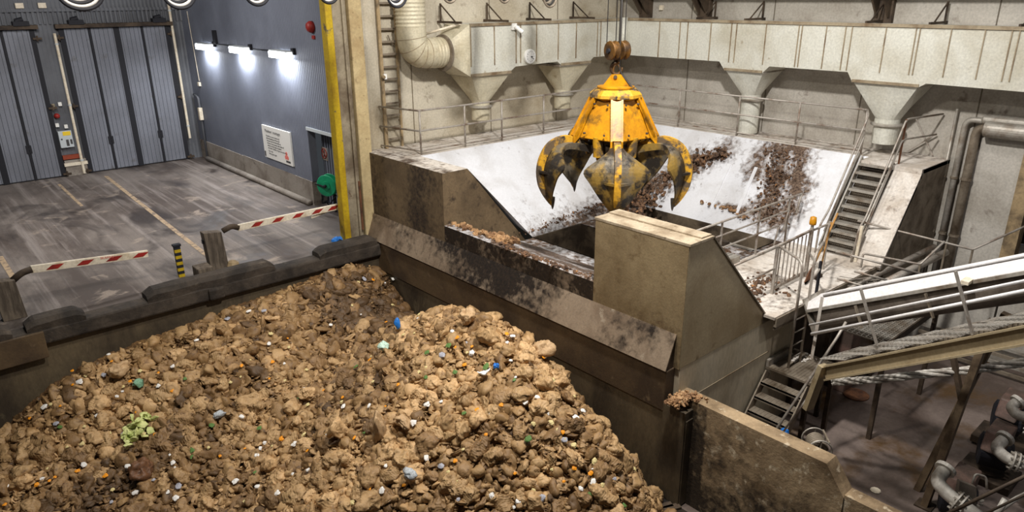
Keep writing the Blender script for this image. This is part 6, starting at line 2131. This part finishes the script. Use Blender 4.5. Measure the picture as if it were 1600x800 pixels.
K['mint'] = pmat('mint', S(200, 226, 206), S(170, 200, 182), 6, rough=0.3, bump=0.3, bscale=14)
K['teal'] = pmat('teal', S(126, 166, 136), S(90, 130, 104), 6, rough=0.35, bump=0.3, bscale=14)
K['lilac'] = pmat('lilac', S(190, 196, 200), S(140, 140, 142), 6, rough=0.3, bump=0.3, bscale=14)
K['bag_pale'] = pmat('bag_pale', S(192, 160, 120), S(168, 134, 96), 4, 0.45, 0.65, rough=0.6, bump=0.3, bscale=14)
K['bag_dark'] = pmat('bag_dark', S(112, 76, 50), S(84, 58, 40), 4, 0.45, 0.65, rough=0.5, bump=0.3, bscale=14)
special = [((606, 547), 'plastic_bag', 'pale mint plastic bag near the middle of the heap', 'mint', (0.19, 0.14, 0.12), 0.2, 1), ((634, 521), 'plastic_scrap', 'bright blue upright plastic scrap on the heap', 'blue', (0.07, 0.05, 0.14), 1.2, 2),
           ((779, 579), 'plastic_scrap', 'small blue plastic scrap right of the yellow muck', 'blue', (0.08, 0.07, 0.06), 0.4, 3), ((219, 603), 'plastic_bag', 'small teal green plastic bag in the left part of the heap', 'teal', (0.13, 0.12, 0.13), 0.3, 4),
           ((347, 652), 'plastic_bag', 'small pale blue grey bag in the lower left of the heap', 'lilac', (0.14, 0.09, 0.09), 0.3, 5), ((646, 745), 'plastic_bag', 'shiny grey plastic bag at the bottom of the heap', 'lilac', (0.20, 0.13, 0.12), 0.3, 6),
           ((762, 590), 'paper_scrap', 'large white paper scrap on the pale ridge of the heap', 'white', (0.13, 0.08, 0.07), 0.5, 7), ((598, 680), 'paper_bag', 'tall pale paper bag standing with twisted top in the heap', 'bag_pale', (0.19, 0.17, 0.42), 0.25, 8),
           ((540, 680), 'paper_bag', 'round brown paper bag left of the tall pale bag', 'bag', (0.23, 0.2, 0.24), 0.5, 9), ((227, 742), 'paper_bag', 'big round dark brown bag at the lower left of the heap', 'bag_dark', (0.30, 0.26, 0.24), 0.4, 10),
           ((635, 665), 'paper_bag', 'pale round bag with a dark knot right of the tall bag', 'bag_pale', (0.22, 0.19, 0.18), 0.5, 11), ((840, 555), 'paper_bag', 'large tan bag on the crest next to the pit wall', 'bag_pale', (0.22, 0.19, 0.19), 0.2, 12),
           ((735, 510), 'paper_bag', 'pale tan bag at the very top of the right mound', 'bag_pale', (0.2, 0.18, 0.18), 0.5, 13), ((485, 625), 'paper_bag', 'grey pink paper bag left above the tall pale bag', 'bag', (0.2, 0.16, 0.14), 0.4, 14),
           ((190, 585), 'paper_bag', 'large pale tan bag at the left shoulder of the heap', 'bag_pale', (0.3, 0.22, 0.2), 0.5, 15)]
for (u, v), nm, lab, mt, sc3, lift, seed in special:
    p = hit_heap(u, v)
    if p is None:
        continue
    sh = bag_shape(V4 if nm != 'paper_scrap' else V3, 900 + seed)
    sh = sh / np.abs(sh).max(axis=0)
    F_ = F4 if nm != 'paper_scrap' else F3
    me = bpy.data.meshes.new(nm)
    me.from_pydata([tuple(q) for q in sh], [], [tuple(f) for f in F_.tolist()])
    me.polygons.foreach_set('use_smooth', [True] * len(me.polygons))
    me.materials.append(K[mt])
    o = bpy.data.objects.new(nm, me)
    COL.objects.link(o)
    o.location = p + normal_at(p.x, p.y) * (0.12 + sc3[2] * lift)
    o.scale = sc3
    o.rotation_euler = (0.15 * seed % 0.6, 0.1, seed * 1.3)
    tag(o, lab, 'bag' if 'bag' in nm else 'scrap')


def clump(name, label, cat, mat, pts, n, r, spread, lift=0.0, flat=0.6):
    """a heap of small lumps strewn around a polyline: nobody could count them."""
    V, F = unit_ico(2)
    av, af, b = [], [], 0
    P_ = [Vector(p) for p in pts]
    for i in range(n):
        f = rng_.random() * (len(P_) - 1)
        j = min(int(f), len(P_) - 2)
        c_ = P_[j].lerp(P_[j + 1], f - j) + Vector((rng_.gauss(0, spread[0]), rng_.gauss(0, spread[1]), abs(rng_.gauss(0, spread[2])) + lift))
        o_ = Vector((i * 1.7, i * 0.9, 3))
        rr_ = r * rng_.uniform(0.4, 1.3)
        Q = Matrix.Rotation(rng_.uniform(0, 6.28), 3, Vector((rng_.gauss(0, 1), rng_.gauss(0, 1), rng_.gauss(0, 1))))
        for v in V:
            k_ = 1 + 0.55 * noise.noise(Vector(v) * 1.5 + o_) + 0.25 * noise.noise(Vector(v) * 3.7 + o_)
            av.append(tuple(c_ + Q @ Vector((v[0] * k_ * rr_ * 1.2, v[1] * k_ * rr_, v[2] * k_ * rr_ * flat))))
        af += [tuple(int(q) + b for q in f_) for f_ in F]
        b += len(V)
    mb_ = MB()
    mb_.v, mb_.f = av, af
    return tag(mb_.build(name, mat), label, cat, None, 'stuff')


K['waste_dark'] = pmat('waste_dark', S(112, 84, 62), S(70, 52, 40), 3, 0.4, 0.6, S(176, 122, 70), 11, 0.58, 0.68, rough=0.75)
K['waste_tan'] = pmat('waste_tan', S(170, 132, 92), S(112, 80, 54), 3, 0.42, 0.6, S(206, 178, 140), 9, 0.6, 0.68, rough=0.75)
K['cabbage'] = pmat('cabbage', S(206, 208, 140), S(168, 180, 100), 7, rough=0.6)
clump('cabbage_scraps', 'patch of pale green cabbage scraps in the left of the heap', 'vegetable scraps', 'cabbage', [hit_heap(228, 660), hit_heap(214, 680), hit_heap(206, 692)], 70, 0.07, (0.12, 0.12, 0.05), 0.1, 0.4)
clump('spread_muck', 'dark waste strewn up the white right slope behind the grab', 'food waste', 'waste_dark', [on_right(1130, 236), on_right(1085, 258), on_right(1045, 280)], 420, 0.05, (0.14, 0.22, 0.05))
clump('spread_muck', 'brown waste ridge between the two screw troughs', 'food waste', 'waste_dark', [on_right(1030, 285), (16.2, 13.3, ZB), (15.4, 12.2, ZB + 0.05), (15.3, 9.5, ZB)], 600, 0.065, (0.28, 0.3, 0.09))
clump('spread_muck', 'dark brown waste streak on the far right slope', 'food waste', 'waste_dark', [on_right(1222, 236), on_right(1212, 285), on_right(1200, 350)], 520, 0.032, (0.10, 0.26, 0.02))
clump('spread_muck', 'reddish scraps at the lower edge of the white right slope', 'food waste', 'waste_tan', [on_right(1110, 318), on_right(1150, 330), on_right(1180, 345)], 60, 0.045, (0.1, 0.22, 0.02))
clump('spread_muck', 'tan scraps lying along the bunker front lip', 'food waste', 'waste_tan', [(10.15, 13.6, ZL + 0.0), (10.2, 12.6, ZL + 0.0), (10.25, 11.9, ZL)], 85, 0.075, (0.07, 0.25, 0.04))
clump('spread_muck', 'small tan scraps along the lip beside the right block', 'food waste', 'waste_dark', [(10.02, 11.8, ZL), (10.02, 8.95, ZL)], 150, 0.04, (0.05, 0.3, 0.02))
clump('spread_muck', 'dirt at the lower edge of the white back slope', 'food waste', 'waste_dark', [(12.7, 13.75, ZB + 0.12), (14.0, 13.85, ZB + 0.22), (15.6, 13.9, ZB + 0.3), (16.6, 13.8, ZB + 0.25)], 240, 0.028, (0.35, 0.10, 0.02))
clump('spread_muck', 'tan scraps spilling over the corner of the retaining wall', 'food waste', 'waste_tan', [at_z(1050, 634, -0.50), at_z(1064, 622, -0.45), at_z(1092, 622, -0.44)], 190, 0.034, (0.06, 0.08, 0.03))
clump('spread_muck', 'damp brown waste trampled on the near walkway', 'food waste', 'waste_dark', [(13.2, 7.4, 0.31), (14.6, 7.7, 0.31)], 120, 0.04, (0.3, 0.3, 0.01))
p = Vector(at_y(898, 320, 14.35))
tag(MB().lathe([(0.05, -0.05), (0.2, 0.0), (0.14, 0.12), (0.05, 0.17)], p, (0.3, -0.5, 1), 9).build('paper_bag', 'waste_tan'), 'single tan bag stuck on the white back slope', 'bag')
K['wet_sheet'] = pmat('wet_sheet', S(120, 116, 116), S(60, 54, 50), 2, 0.4, 0.55, rough=0.2)
g = MB()
for k, (u0, v0, u1, v1) in enumerate(((1000, 800, 1040, 782), (1018, 802, 1052, 784))):
    g.bar(at_z(u0, v0, ZPIT + 0.03), at_z(u1 + 10, v1 + 6, ZPIT + 0.03), 0.14, 0.04)
tag(g.build('floor_rails', 'steel_dark'), 'dark wet steel rails on the pit floor in the corner', 'rails')
